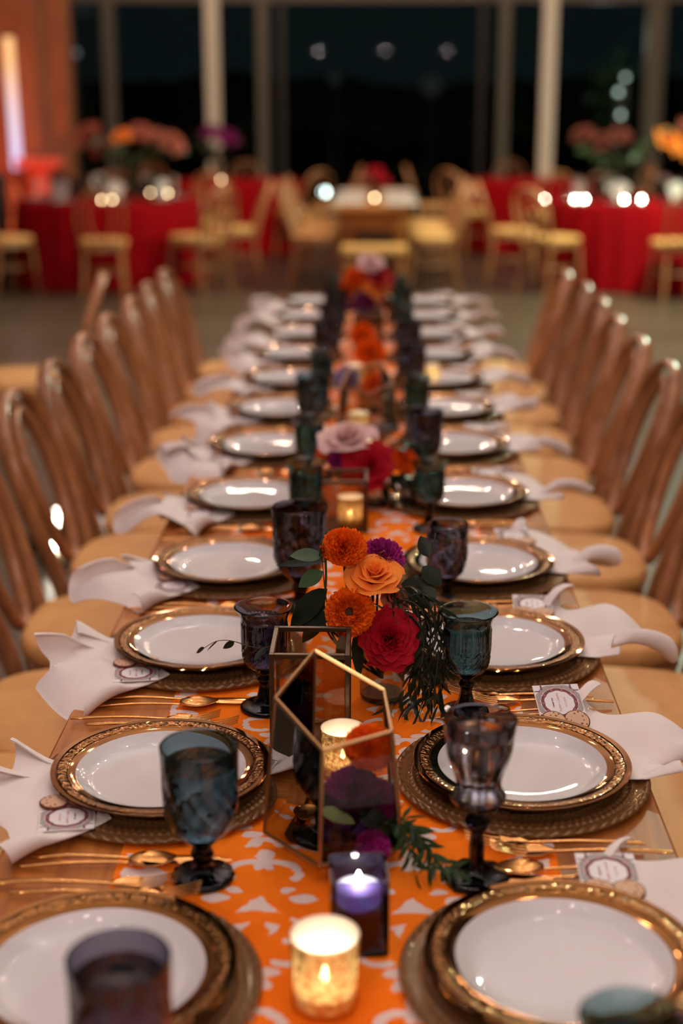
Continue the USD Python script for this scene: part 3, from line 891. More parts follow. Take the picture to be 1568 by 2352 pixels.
ROLL = [(-0.62, 0), (-0.50, 1), (-0.55, 2), (-0.35, 3), (-0.6, 1), (-0.45, 0), (-0.5, 2), (-0.6, 3), (-0.5, 0), (-0.4, 1), (-0.6, 2), (-0.5, 3)]
for side, ys in ((-1, LY), (1, RY)):
    sn = 'left' if side < 0 else 'right'
    base = 0.0 if side < 0 else PI
    for i, y in enumerate(ys):
        o = 'nearest the camera' if i == 0 else '%s from the camera' % ORD[i]
        r = np.random.RandomState(100 + i + (50 if side > 0 else 0))
        x = side * 0.232
        ca, sa = math.cos(base), math.sin(base)

        def loc(dx, dy, dz=0.0, rz=0.0, s=1.0):
            return X(x + ca * dx - sa * dy, y + sa * dx + ca * dy, TZ + dz, base + rz, s)
        place('charger', make_charger, 'amber beaded glass charger at the %s place setting, %s' % (sn, o), X(x, y, TZ + 0.0027, r.uniform(0, 6)))
        place('plate', make_plate, 'white dinner plate with wide gold rim, %s side, %s' % (sn, o), X(x, y, TZ + 0.0098, r.uniform(0, 6)))
        sd = (0, 3, 2, 1, 4, 5)[(i + (2 if side > 0 else 0)) % 6]
        place('napkin%d' % sd, lambda l, m: make_napkin(l, m, sd), 'blush cotton napkin spilling from under the %s plate, %s' % (sn, o), loc(0, 0, 0.0, 0.66 + 0.12 * r.uniform(-1, 1)))
        cx, cy = ((-0.092, -0.120) if side < 0 else (-0.074, -0.172)) + r.uniform(-0.008, 0.008, 2)
        cz = 0.0178 if side < 0 else 0.0215
        tilt = 0.45 if (side > 0 and i == 1) else (0.12 if side > 0 else 0.0)
        cm_ = loc(cx, cy, cz + 0.033 * math.sin(tilt), -PI / 2 + r.uniform(-0.25, 0.25)) @ X(ry=-tilt)
        place('card', make_card, 'mandala printed thank you card on the %s napkin, %s' % (sn, o), cm_)
        for q in (-1, 1):
            place('cookie', make_cookie, '%s speckled cookie on the card of the %s setting, %s' % ('inner' if q > 0 else 'outer', sn, o), cm_ @ X(-0.036, q * 0.0165, 0.0008 + 0.0004 * (q + 1), q), 'favour cookies')
        jj = r.uniform(-0.004, 0.004, 4)
        place('spoon', make_spoon, 'gold spoon beside the beaded charger, %s side, %s' % (sn, o), loc(-0.130 + jj[0], -0.216 + jj[1], 0.0035, 0.08 + jj[2] * 5, 0.86))
        place('knife', make_knife, 'gold knife beside the beaded charger, %s side, %s' % (sn, o), loc(-0.127 + jj[2], -0.190 + jj[3], 0.0035, jj[0] * 5))
        for q in range(2):
            place('fork', make_fork, '%s gold fork beyond the plate, %s side, %s' % (('inner', 'outer')[q], sn, o), loc(-0.130 - 0.028 * q, 0.171 + 0.020 * q, 0.0035, jj[1] * 3))

# ------------------------------------------------------------------ goblets
def resample(prof, step=0.0035):
    p = np.array(prof, float)
    out = [p[0]]
    for a, b in zip(p[:-1], p[1:]):
        n = max(1, int(np.linalg.norm(b - a) / step))
        for k in range(1, n + 1):
            out.append(a + (b - a) * k / n)
    return out


def goblet_mesh(outer, wall, dr, n=96, rim_in=True, zbot=None):
    o = resample(spline(outer, 60), 0.01)
    o = [tuple(x) for x in o]
    zb = zbot
    inner = [(max(r - wall, 0.0005), z) for r, z in o if z > zb + 0.002][::-1]
    rim_r, rim_z = o[-1]
    prof = [(0, 0.0005)] + o + [(rim_r - wall / 2, rim_z + wall * 0.45)] + inner + [(inner[-1][0] * 0.6, zb + 0.001), (0, zb)]
    no = len(o)

    def d(th, i):
        if 1 <= i <= no:
            return dr(th, prof[i][1])
        return 0.0
    return lathe(prof, n, d), inner


def make_goblet(style, label, m, glass_mat, group):
    t = thing('goblet', label, 'goblet', m, group)
    if style == 'tulip':
        outer = [(0.035, 0.0), (0.0352, 0.003), (0.022, 0.009), (0.011, 0.016), (0.0105, 0.024), (0.0135, 0.030), (0.0115, 0.037), (0.020, 0.050), (0.034, 0.066), (0.0405, 0.086), (0.0425, 0.115), (0.0435, 0.150), (0.0440, 0.164)]
        zb, lvl = 0.056, 0.143

        def dr(th, z):
            if z < 0.012:
                return 0.0016 * np.abs(np.sin(th * 7)) * (z > 0.001)
            if 0.05 < z < 0.135:
                k = np.sin(PI * (z - 0.05) / 0.085)
                return k * (0.0013 * np.sin(th * 8) * np.sin((z - 0.05) * 150) + 0.0008 * np.sin(th * 16 + z * 260))
            return 0 * th
    elif style == 'panel':
        outer = [(0.037, 0.0), (0.0372, 0.004), (0.022, 0.010), (0.0105, 0.020), (0.0085, 0.045), (0.0088, 0.062), (0.0145, 0.068), (0.0145, 0.076), (0.0095, 0.082), (0.0110, 0.088), (0.026, 0.093), (0.0305, 0.100), (0.0305, 0.108), (0.0275, 0.112), (0.033, 0.145), (0.0385, 0.180), (0.0410, 0.197)]
        zb, lvl = 0.096, 0.180

        def dr(th, z):
            r8 = np.cos(PI / 8) / np.cos(((th + PI / 8) % (PI / 4)) - PI / 8) - 1
            if z < 0.02:
                r4 = np.cos(PI / 6) / np.cos(((th + PI / 6) % (PI / 3)) - PI / 6) - 0.93
                return 0.033 * r4
            if 0.086 < z < 0.178:
                return 0.034 * r8
            return 0.012 * r8 if z < 0.086 else 0 * th
    else:
        outer = [(0.0365, 0.0), (0.0365, 0.0035), (0.024, 0.008), (0.0145, 0.013), (0.0100, 0.024), (0.0092, 0.042), (0.0115, 0.048), (0.0095, 0.053), (0.0130, 0.060), (0.0245, 0.068), (0.0305, 0.079), (0.0322, 0.094), (0.0325, 0.125), (0.0335, 0.139), (0.0375, 0.149), (0.0425, 0.156)]
        zb, lvl = 0.066, 0.136

        def dr(th, z):
            if 0.062 < z < 0.100:
                return 0.0013 * np.abs(np.sin(th * 11 + z * 330)) + 0.0013 * np.abs(np.sin(th * 11 - z * 330)) - 0.001
            if 0.100 <= z < 0.136:
                return 0.0009 * np.abs(np.sin(th * 18)) + 0.0010 * np.abs(np.sin(th * 6)) * (z < 0.132)
            if z < 0.050:
                return 0.0010 * np.abs(np.cos(th * 3)) * (z > 0.012)
            return 0 * th
    me, inner = goblet_mesh(outer, 0.0028, dr, 96, True, zb)
    part(t, 'glass', me, glass_mat, 35)
    w = [(0.0, zb + 0.0012)] + [(max(r + 0.0002, 0.0003), z) for r, z in inner[::-1] if z < lvl and z > zb + 0.0035]
    w.append((w[-1][0], lvl))
    w.append((0, lvl))
    part(t, 'water', lathe(w, 48), M['water'], 35)
    return t


gob_proto = {}


def goblet(style, colour, x, y, label, rz=0.0, s=1.0):
    key = (style, colour)
    m = X(x, y, RZ, rz, s)
    if key not in gob_proto:
        gob_proto[key] = make_goblet(style, label, m, M['glass_' + colour], 'pressed glass goblets on the long table')
    else:
        dup(gob_proto[key], label, m)


LG = [(-0.170, 1.026, 'tulip', 'smoke'), (-0.152, 1.430, 'tulip', 'blue'), (-0.117, 1.900, 'flute', 'smoke'), (-0.089, 2.330, 'tulip', 'smoke'), (-0.10, 2.740, 'flute', 'green'), (-0.112, 3.16, 'flute', 'teal'),
      (-0.125, 3.63, 'tulip', 'blue'), (-0.118, 4.06, 'flute', 'teal'), (-0.12, 4.50, 'tulip', 'smoke'), (-0.115, 4.95, 'tulip', 'smoke'), (-0.12, 5.40, 'tulip', 'blue'), (-0.12, 5.85, 'flute', 'teal')]
RG = [(0.245, 0.965, 'flute', 'teal'), (0.157, 1.435, 'panel', 'smoke'), (0.172, 1.888, 'flute', 'teal'), (0.165, 2.366, 'tulip', 'smoke'), (0.150, 2.80, 'flute', 'green'), (0.150, 3.20, 'tulip', 'smoke'),
      (0.145, 3.66, 'flute', 'green'), (0.140, 4.10, 'tulip', 'smoke'), (0.140, 4.55, 'tulip', 'smoke'), (0.135, 4.98, 'flute', 'green'), (0.135, 5.42, 'tulip', 'teal'), (0.13, 5.86, 'flute', 'teal')]
WORD = {'tulip': 'rounded pressed glass', 'panel': 'tall faceted', 'flute': 'flared ribbed'}
for sn, lst in (('left', LG), ('right', RG)):
    for i, (x, y, st, co) in enumerate(lst):
        cw = {'smoke': 'smoky', 'blue': 'slate blue', 'teal': 'teal', 'green': 'dark green'}[co]
        goblet(st, co, x, y, '%s %s goblet of water, %s row, %s' % (cw, WORD[st], sn, 'nearest the camera' if i == 0 else ORD[i] + ' from the camera'), rz=0.35 * i, s={('left', 3): 1.1, ('right', 3): 0.86, ('right', 4): 0.92}.get((sn, i), 1.0))

# ------------------------------------------------------------------ candles
def flame_mesh(h=0.018, r=0.0042):
    return lathe([(0, 0), (r * 0.6, h * 0.08), (r, h * 0.28), (r * 0.8, h * 0.5), (r * 0.4, h * 0.78), (0, h)], 12)


def make_votive(label, m):
    t = thing('votive_candle', label, 'candle', m, 'gold mercury glass votives')
    R, H = 0.0345, 0.077
    part(t, 'cup', lathe([(0, 0), (R * 0.88, 0), (R * 0.94, 0.004), (R, H), (R - 0.0008, H + 0.0006)], 48), M['mercury'], 40)
    part(t, 'lining', lathe([(R - 0.0010, H + 0.0004), (R - 0.0022, H - 0.001), (R * 0.94 - 0.0022, 0.006), (0, 0.005)], 48), M['mercury_lining'], 40)
    part(t, 'wax', lathe([(0, 0.0055), (R * 0.80, 0.0055), (R * 0.82, 0.020), (R * 0.6, 0.0215), (0, 0.0205)], 32), M['wax'], 40)
    part(t, 'wick', tube([(0, 0, 0.020), (0.0005, 0, 0.026)], 0.0006, 5), M['wick'], False)
    part(t, 'flame', tf(flame_mesh(), X(0, 0, 0.0250)), M['flame'], True)
    return t


def make_tealight(label, m, fm='flame_soft'):
    t = thing('tealight', label, 'candle', m, 'tealights in clear cups')
    R, H = 0.028, 0.050
    part(t, 'cup', lathe([(0, 0), (R, 0), (R, H), (R - 0.002, H), (R - 0.002, 0.004), (0, 0.004)], 24), M['glass_clear'], 40)
    part(t, 'wax', lathe([(0, 0.0045), (R * 0.85, 0.0045), (R * 0.85, 0.022), (0, 0.022)], 20), M['wax'], 40)
    part(t, 'flame', tf(flame_mesh(0.022, 0.0055), X(0, 0, 0.0235)), M[fm], True)
    return t


def make_square_votive(label, m):
    t = thing('square_votive', label, 'candle', m, 'indigo square votives')
    a, H = 0.0305, 0.086
    o = superell(a, a, 48, 9)
    i_ = superell(a - 0.003, a - 0.003, 48, 9)
    n = 48

    def rows(lst):
        v = np.vstack([np.c_[p, np.full(n, z)] for p, z in lst])
        q = [[k * n + j, k * n + (j + 1) % n, (k + 1) * n + (j + 1) % n, (k + 1) * n + j] for k in range(len(lst) - 1) for j in range(n)]
        return v, tri(q)
    part(t, 'cup', rows([(o * 0.001, 0.0), (o, 0.0), (o, H), (i_, H), (i_, 0.006), (i_ * 0.001, 0.006)]), M['glass_indigo'], 40)
    part(t, 'water', rows([(i_ * 0.001, 0.0065), (i_ * 0.985, 0.0065), (i_ * 0.985, 0.044), (i_ * 0.001, 0.044)]), M['indigo_water'], 40)
    part(t, 'floating_candle', lathe([(0, 0.0445), (0.019, 0.0445), (0.0235, 0.049), (0.0240, 0.064), (0.021, 0.0655), (0, 0.0645)], 32), M['wax_blue'], 40)
    part(t, 'flame', tf(flame_mesh(0.016, 0.004), X(0, 0, 0.0665)), M['flame'], True)
    return t


def frame_bar(a, b, w):
    return tube([a, b], w, 4)


def box_lantern(label, m, w, d, h, candle_label):
    t = thing('glass_lantern', label, 'lantern', m, 'brass edged glass lanterns')
    bw = 0.0032
    c = [(-w / 2, -d / 2), (w / 2, -d / 2), (w / 2, d / 2), (-w / 2, d / 2)]
    for k in range(4):
        (x0, y0), (x1, y1) = c[k], c[(k + 1) % 4]
        part(t, 'post', rbox(2 * bw, 2 * bw, h, 0.0006, (x0, y0, h / 2)), M['dark_metal'], False)
        for z in (bw, h - bw):
            part(t, 'rail', rbox(abs(x1 - x0) + (0 if x1 == x0 else -2 * bw) + (2 * bw if x1 == x0 else 0) - (2 * bw if x1 != x0 else 4 * bw) * 0, abs(y1 - y0) if y1 != y0 else 2 * bw, 2 * bw, 0.0006, ((x0 + x1) / 2, (y0 + y1) / 2, z)) if x0 != x1 else
                 rbox(2 * bw, abs(y1 - y0) - 2 * bw, 2 * bw, 0.0006, ((x0 + x1) / 2, (y0 + y1) / 2, z)), M['dark_metal'], False)
        if x0 != x1:
            part(t, 'pane', rbox(w - 2 * bw, 0.0016, h - 4 * bw, 0.0002, (0, y0, h / 2)), M['pane_smoke'], False)
        else:
            part(t, 'pane', rbox(0.0016, d - 2 * bw, h - 4 * bw, 0.0002, (x0, 0, h / 2)), M['pane_smoke'], False)
    part(t, 'base', rbox(w - 2 * bw, d - 2 * bw, 0.002, 0.0003, (0, 0, 0.0012)), M['dark_metal'], False)
    return t


def terrarium(label, m, heights, rot=0.0):
    t = thing('geometric_terrarium', label, 'terrarium', m, 'faceted glass terrariums')
    ang = [rot + math.radians(a) for a in (-102, -30, 42, 114, 186)]
    b = [np.array([0.050 * math.cos(a), 0.050 * math.sin(a), 0.003]) for a in ang]
    w = [np.array([0.086 * math.cos(a), 0.086 * math.sin(a), 0.024]) for a in ang]
    u = [np.array([0.071 * math.cos(a), 0.071 * math.sin(a), h]) for a, h in zip(ang, heights)]
    for k in range(5):
        k2 = (k + 1) % 5
        for p, q in ((b[k], b[k2]), (w[k], w[k2]), (u[k], u[k2]), (b[k], w[k]), (w[k], u[k])):
            part(t, 'edge_bar', tube([p, q], 0.0026 if p is not b[k] else 0.002, 6), M['brass'], 40)
        for quad in ((b[k], b[k2], w[k2], w[k]), (w[k], w[k2], u[k2], u[k])):
            P = np.array([[quad[0], quad[1]], [quad[3], quad[2]]])
            part(t, 'pane', solid_sheet(P, 0.0016), M['pane'], False)
    P = np.array(b + [np.array([0, 0, 0.003])])
    part(t, 'base_pane', (np.vstack([P, P - [0, 0, 0.0015]]), np.array([[k, (k + 1) % 5, 5] for k in range(5)] + [[(k + 1) % 5 + 6, k + 6, 11] for k in range(5)])), M['pane'], False)
    return t


def tealight(x, y, label, s=1.0, z=RZ, bright=False):
    place('tea_bright' if bright else 'tea_soft', lambda l, m: make_tealight(l, m, 'flame_bright' if bright else 'flame_soft'), label, X(x, y, z, 3 * x + y, s))


def votive(x, y, label, s=1.0, z=RZ, group=None):
    place('votive', make_votive, label, X(x, y, z, 3 * x + y, s), group)


votive(-0.005, 1.200, 'glowing gold mercury glass votive at the bottom of the picture')
place('sqvot', make_square_votive, 'indigo square glass cup with a pale blue floating candle', X(0.026, 1.308, RZ, 0.08))
votive(0.000, 1.692, 'glowing mercury glass votive behind the near geometric terrarium', 0.86)
box_lantern('rectangular glass lantern with dark brass edges left of the orange bouquet', X(-0.045, 1.792, RZ, 0.0), 0.100, 0.100, 0.148, '')
terrarium('open brass edged geometric glass terrarium nearest the camera', X(-0.001, 1.502, RZ, 0.0), (0.158, 0.166, 0.180, 0.222, 0.192))
box_lantern('low glass lantern in front of the second bouquet', X(-0.026, 2.82, RZ, 0.02), 0.094, 0.094, 0.110, '')
votive(-0.012, 2.82, 'votive candle inside the low lantern in front of the second bouquet', 0.8, RZ + 0.0025)
terrarium('second geometric glass terrarium, in the middle of the long table', X(0.015, 3.62, RZ, 0.3), (0.13, 0.15, 0.19, 0.17, 0.14))
votive(-0.045, 3.27, 'left one of two votive candles behind the blush peony', 0.95)
votive(0.000, 3.30, 'right one of two votive candles behind the blush peony', 0.9)
votive(-0.005, 3.63, 'votive candle inside the second geometric terrarium', 0.8, RZ + 0.004)
votive(-0.10, 3.40, 'votive candle by the left goblets in the middle of the table', 0.9)
votive(0.02, 4.55, 'votive candle between the far goblets', 0.9)
votive(-0.03, 4.30, 'votive candle beside the third bouquet', 0.9)
box_lantern('far glass lantern in front of the last bouquet', X(0.01, 5.0, RZ, 0.1), 0.094, 0.094, 0.13, '')
votive(0.01, 5.0, 'votive candle inside the far lantern', 0.85, RZ + 0.0025)
votive(0.215, 4.40, 'brass candle cup by the right hand plates', 0.7)

# ------------------------------------------------------------------ flowers
def ruffle_petals(R, n, seed, flat=0.62, plen=0.40, pwid=0.24, amp=0.55, spread=1.75, core=0.0):
    r = np.random.RandomState(seed)
    out = []
    nu, nv = 4, 7
    u, v = np.meshgrid(np.linspace(0, 1, nu), np.linspace(-1, 1, nv), indexing='ij')
    ga = PI * (3 - math.sqrt(5))
    for i in range(n):
        f = (i + 0.5) / n
        phi = core + (spread - core) * f ** 0.62
        th = i * ga + r.uniform(-0.2, 0.2)
        d = np.array([math.sin(phi) * math.cos(th), math.sin(phi) * math.sin(th), flat * math.cos(phi)])
        e1 = np.array([-math.sin(th), math.cos(th), 0])
        out_dir = np.array([math.sin(phi) * math.cos(th), math.sin(phi) * math.sin(th), math.cos(phi)])
        tang = np.array([math.cos(phi) * math.cos(th), math.cos(phi) * math.sin(th), -math.sin(phi)])
        g = out_dir * 0.75 + tang * (0.55 + 0.3 * r.rand())
        g /= np.linalg.norm(g)
        nn = np.cross(e1, g)
        L_ = R * plen * r.uniform(0.8, 1.15)
        W_ = R * pwid * r.uniform(0.75, 1.2)
        c = d * R * (0.72 - 0.0 * f)
        ruff = amp * W_ * np.sin(v * r.uniform(4, 7) + r.uniform(0, 6)) * u
        curl = -0.35 * L_ * u ** 2 * r.uniform(0.2, 1.2)
        edge = 1 - 0.14 * np.abs(np.sin(v * 4 + i))
        P = c + (L_ * u * edge)[..., None] * g + (W_ * v * (0.35 + 0.65 * np.sqrt(u)))[..., None] * e1 + (ruff + curl)[..., None] * nn
        out.append(sheet(P))
    return cat(out)


def stem_to(t, base, head, m=None, r=0.0022):
    """stem in the flower's frame, from its head down to base (already in that frame)."""
    b = np.asarray(base, float)
    part(t, 'stem', tube(bez((0, 0, -0.004), (0, 0, -0.5 * np.linalg.norm(b)), b, 8), r, 6), M['stem'], True)


def local(m, p):
    return (np.linalg.inv(m) @ np.r_[p, 1.0])[:3]


def make_marigold(label, m, base, R=0.034, seed=1, core=False, cat_='flower', name='marigold', mt='marigold', n=300):
    t = thing(name, label, cat_, m)
    n = int(n * 1.3)
    if core:
        part(t, 'petals', ruffle_petals(R, n, seed, flat=0.5, core=0.62), M[mt], True, kind='stuff')
        part(t, 'inner_petals', ruffle_petals(R * 0.96, 150, seed + 5, flat=0.5, plen=0.30, spread=0.85, core=0.22), M['marigold_deep'], True, kind='stuff', label='deep burnt orange inner petals')
        part(t, 'centre', tf(ruffle_petals(R * 0.40, 70, seed + 3, flat=0.4, spread=1.3), X(0, 0, R * 0.14)), M['marigold_core'], True, kind='stuff', label='dark brown centre')
    else:
        part(t, 'petals', ruffle_petals(R, n, seed, flat=0.72), M[mt], True, kind='stuff')
    part(t, 'calyx', lathe([(0.002, -R * 0.55), (R * 0.3, -R * 0.35), (R * 0.5, -R * 0.05), (R * 0.35, R * 0.1), (0, R * 0.1)], 16), M['stem'], True)
    stem_to(t, local(m, base), None)
    return t


def rose_petal(k, n, R, r, tight, ruffle=0.028):
    f = k / (n - 1)
    r0 = R * (0.05 + 0.50 * f ** 0.9)
    hgt = R * (1.15 - 0.40 * f) * r.uniform(0.93, 1.07)
    opn = R * (0.03 + (0.62 - 0.25 * tight) * f ** 1.5)
    half = (0.95 + 0.15 * r.rand()) * (1.25 - 0.45 * f)
    nu, nv = 8, 9
    u, v = np.meshgrid(np.linspace(0.02, 1, nu), np.linspace(-1, 1, nv), indexing='ij')
    wid = np.sin(np.clip(u * 0.95 + 0.12, 0, 1) * PI * 0.60) ** 0.8
    ht = hgt * u * (1 - 0.20 * v ** 2 * u - 0.05 * np.abs(v))
    a = half * v * wid
    rad = r0 * (0.35 + 0.65 * np.sqrt(u)) + opn * u ** 2.2
    lip = np.clip(u - 0.74, 0, 1) / 0.26
    rad = rad + R * (0.06 + 0.20 * f) * lip ** 2 * (1 + 0.25 * np.sin(v * 4 + k))
    ht = ht - R * 0.13 * f * lip ** 2
    ruf = R * ruffle * np.sin(v * (6 + 60 * (ruffle - 0.028)) + k * 2.1) * u ** 1.5
    rad = rad + ruf
    th = k * 2.399 + r.uniform(-0.15, 0.15)
    P = np.stack([rad * np.cos(th + a), rad * np.sin(th + a), ht - R * 0.35 - R * 0.18 * f], -1)
    return sheet(P)


def make_rose(label, m, base, R=0.04, n=26, seed=2, tight=0.0, mt='peach', name='rose', ruffle=0.028):
    t = thing(name, label, 'flower', m)
    r = np.random.RandomState(seed)
    for k in range(n):
        part(t, 'petal', rose_petal(k, n, R, r, tight, ruffle), M[mt], True)
    part(t, 'calyx', lathe([(0.002, -R * 0.75), (R * 0.16, -R * 0.62), (R * 0.30, -R * 0.42), (R * 0.2, -R * 0.30), (0, -R * 0.3)], 14), M['stem'], True)
    stem_to(t, local(m, base), None, r=0.0026)
    return t


def leaf(Ln, W, curl=0.2, cup=0.15, nu=7, nv=5, tip=0.9):
    u, v = np.meshgrid(np.linspace(0, 1, nu), np.linspace(-1, 1, nv), indexing='ij')
    w = W / 2 * np.sin(PI * u ** tip) ** 0.8
    P = np.stack([Ln * u, w * v, Ln * (-curl * u ** 2) + np.abs(v) * w * cup], -1)
    return sheet(P)


def make_sprig(label, pts, leaf_size, nleaf, mt, seed, name='leafy_sprig', slim=False, stem_r=0.0014, t0=0.15, stem_m='stem', droop=0.0, leaf_name='leaf'):
    r = np.random.RandomState(seed)
    t = thing(name, label, 'foliage', np.eye(4))
    P = spline(pts, 40)
    part(t, 'stem', tube(P, np.linspace(stem_r, stem_r * 0.5, 40), 6), M[stem_m], True)
    _, T, A, B = frames(P)
    for k in range(nleaf):
        s = t0 + (1 - t0) * k / max(nleaf - 1, 1)
        i = min(int(s * 39), 39)
        sd = 1 if k % 2 else -1
        side = A[i] * math.cos(k * 0.9 * (0.2 if slim else 1)) * sd * (0.8 if slim else 1) + B[i] * math.sin(k * 1.3) * (0.9 if slim else 0.6)
        g = T[i] * (0.7 if k < nleaf - 1 else 1.5) + side + np.array([0, 0, -droop]) + r.uniform(-0.2, 0.2, 3)
        g /= np.linalg.norm(g)
        up = np.cross(g, side + r.uniform(-0.4, 0.4, 3))
        up /= np.linalg.norm(up) + 1e-9
        if up[2] < 0:
            up = -up
        m = np.eye(4)
        m[:3, 0], m[:3, 1], m[:3, 2], m[:3, 3] = g, np.cross(up, g), up, P[i]
        ln = leaf_size[0] * r.uniform(0.75, 1.15)
        part(t, leaf_name, tf(leaf(ln, leaf_size[1] * r.uniform(0.85, 1.15), curl=r.uniform(0.0, 0.35)), m), M[mt], True)
    return t


def make_vase(label, m, R, H, mt, name='bud_vase'):
    t = thing(name, label, 'vase', m)
    part(t, 'glass', lathe([(0, 0), (R * 0.92, 0), (R, 0.006), (R, H * 0.62), (R * 0.86, H * 0.82), (R * 0.88, H), (R * 0.82, H + 0.0008), (R * 0.80, H * 0.83), (R * 0.93, H * 0.6), (R * 0.93, 0.009), (0, 0.008)], 40), M[mt], 40)
    return t


# the in-focus bouquet: heads where the photograph has them, all stems down into one small vase
FV = np.array([0.052, 1.945, RZ])
make_vase('small dark glass bud vase under the in-focus bouquet', X(*FV), 0.033, 0.085, 'vase_dark')
fb = FV + [0, 0, 0.03]


def head(px, py, y):
    return at_depth(px, py, y)


h = head(803, 1405, 1.885)
make_marigold('large orange marigold facing the camera, dark brown centre', look(h, (-0.05, -0.93, 0.38)), fb, 0.0305, 11, True)
h = head(790, 1258, 1.925)
make_marigold('orange marigold at the very top of the in-focus bouquet', look(h, (0.05, -0.45, 0.95)), fb, 0.0285, 12, n=340)
h = head(860, 1322, 1.915)
make_rose('open peach orange rose right of the top marigold', look(h, (0.10, -0.45, 0.9)), fb, 0.0315, 26, 3, 0.1, 'peach')
h = head(893, 1468, 1.895)
make_rose('deep crimson garden rose low on the right of the bouquet', look(h, (0.20, -0.90, 0.42)), fb, 0.0360, 46, 4, 0.5, 'crimson', 'rose', 0.075)
h = head(876, 1282, 1.965)
make_marigold('magenta carnation behind the peach rose', look(h, (0.15, -0.2, 1)), fb, 0.030, 13, False, 'flower', 'carnation', 'magenta', 160)
h = head(716, 1418, 1.93)
make_marigold('small purple carnation at the left of the bouquet above the lantern', look(h, (-0.4, -0.7, 0.5)), fb, 0.019, 14, False, 'flower', 'carnation', 'magenta', 120)
h = head(905, 1372, 1.93)
make_rose('half hidden dusky coral rosebud between the peach and crimson roses', look(h, (0.4, -0.6, 0.5)), fb, 0.020, 14, 5, 0.8, 'coral')

V = lambda px, py, y: at_depth(px, py, y)
make_sprig('upright sprig of round green leaves left of the top marigold', [fb, V(760, 1420, 1.93), V(742, 1310, 1.925), V(738, 1262, 1.92)], (0.040, 0.026), 1, 'leaf', 21, t0=0.98)
sp = thing('leafy_sprig', 'two broad green oval leaves pointing left from the bouquet', 'foliage', np.eye(4))
part(sp, 'stem', tube(spline([fb, V(745, 1430, 1.93), V(748, 1340, 1.92), V(747, 1280, 1.915)], 20), 0.0018, 6), M['stem'], True)


def leaf_at(t, p, q, W, mt, up=(0, -0.5, 0.85), curl=0.08, cup=0.1):
    p, q = np.asarray(p), np.asarray(q)
    g = q - p
    ln = np.linalg.norm(g)
    g /= ln
    up = np.asarray(up, float)
    up = up - g * np.dot(up, g)
    up /= np.linalg.norm(up)
    m = np.eye(4)
    m[:3, 0], m[:3, 1], m[:3, 2], m[:3, 3] = g, np.cross(up, g), up, p
    part(t, 'leaf', tf(leaf(ln, W, curl, cup, 9, 7), m), M[mt], True)


leaf_at(sp, V(742, 1276, 1.915), V(666, 1273, 1.905), 0.026, 'leaf')
leaf_at(sp, V(742, 1312, 1.918), V(684, 1346, 1.905), 0.028, 'leaf')
leaf_at(sp, V(748, 1290, 1.93), V(630, 1292, 1.95), 0.016, 'leaf_dark')
sp = thing('leafy_sprig', 'broad dark leaves low on the left side of the bouquet', 'foliage', np.eye(4))
part(sp, 'stem', tube(spline([fb, V(770, 1470, 1.93), V(745, 1400, 1.92)], 16), 0.0018, 6), M['stem'], True)
leaf_at(sp, V(752, 1352, 1.92), V(660, 1440, 1.915), 0.040, 'leaf_dark')
leaf_at(sp, V(757, 1390, 1.91), V(690, 1475, 1.895), 0.030, 'leaf_dark')
leaf_at(sp, V(815, 1450, 1.905), V(828, 1560, 1.895), 0.018, 'leaf_dark', up=(0.3, -0.9, 0.2))
leaf_at(sp, V(800, 1440, 1.92), V(775, 1540, 1.925), 0.022, 'leaf_dark', up=(-0.3, -0.9, 0.2))
sp = thing('leafy_sprig', 'dark rounded leaves on the upper right of the bouquet', 'foliage', np.eye(4))
part(sp, 'stem', tube(spline([fb, V(930, 1400, 1.95), V(985, 1290, 1.97), V(1000, 1225, 1.98)], 20), 0.0015, 6), M['stem_dark'], True)
leaf_at(sp, V(970, 1300, 1.965), V(1014, 1345, 1.95), 0.030, 'leaf_dark')
leaf_at(sp, V(985, 1280, 1.97), V(966, 1230, 1.98), 0.024, 'leaf_dark')
leaf_at(sp, V(960, 1320, 1.96), V(925, 1395, 1.94), 0.034, 'leaf_dark')
leaf_at(sp, V(960, 1330, 1.96), V(992, 1400, 1.94), 0.034, 'leaf_dark')

# trailing fronds of slim dark leaves on the right, hanging down to the runner
FR = [
    [(905, 1360), (945, 1348), (985, 1390), (1005, 1470), (1000, 1560), (985, 1640)],
    [(900, 1380), (950, 1385), (985, 1440), (995, 1530), (970, 1610), (960, 1668)],
    [(910, 1400), (955, 1425), (972, 1500), (950, 1590), (930, 1655)],
    [(900, 1420), (935, 1470), (945, 1540), (918, 1600), (895, 1650)],
    [(920, 1385), (970, 1365), (1005, 1395), (1020, 1450), (1022, 1510)],
    [(905, 1440), (960, 1475), (1000, 1540), (1010, 1610), (1005, 1668)],
    [(910, 1410), (950, 1455), (962, 1520), (948, 1600), (945, 1660)],
    [(930, 1400), (985, 1420), (1015, 1480), (1015, 1560), (1000, 1620)],
    [(900, 1430), (940, 1500), (975, 1570), (985, 1630), (960, 1672)],
]
for k, ln in enumerate(FR):
    pts = [fb + [0, 0, 0.03]]
    for q, (px, py) in enumerate(ln):
        yy_ = 1.93 - 0.012 * q - 0.006 * (k % 3)
        p = V(px, py, yy_)
        p[2] = max(p[2], RZ + 0.006 + 0.003 * k)
        pts.append(p)
    make_sprig('trailing frond of slim dark leaves right of the crimson rose, %s of nine' % ORD[k], pts, (0.033, 0.0056), 36 if k < 4 else 28, 'leaf_dark' if k % 3 else 'leaf_olive', 30 + k, name='trailing_frond', slim=True, stem_r=0.0011, t0=0.30, stem_m='stem_dark', droop=0.7, leaf_name='leaflet')
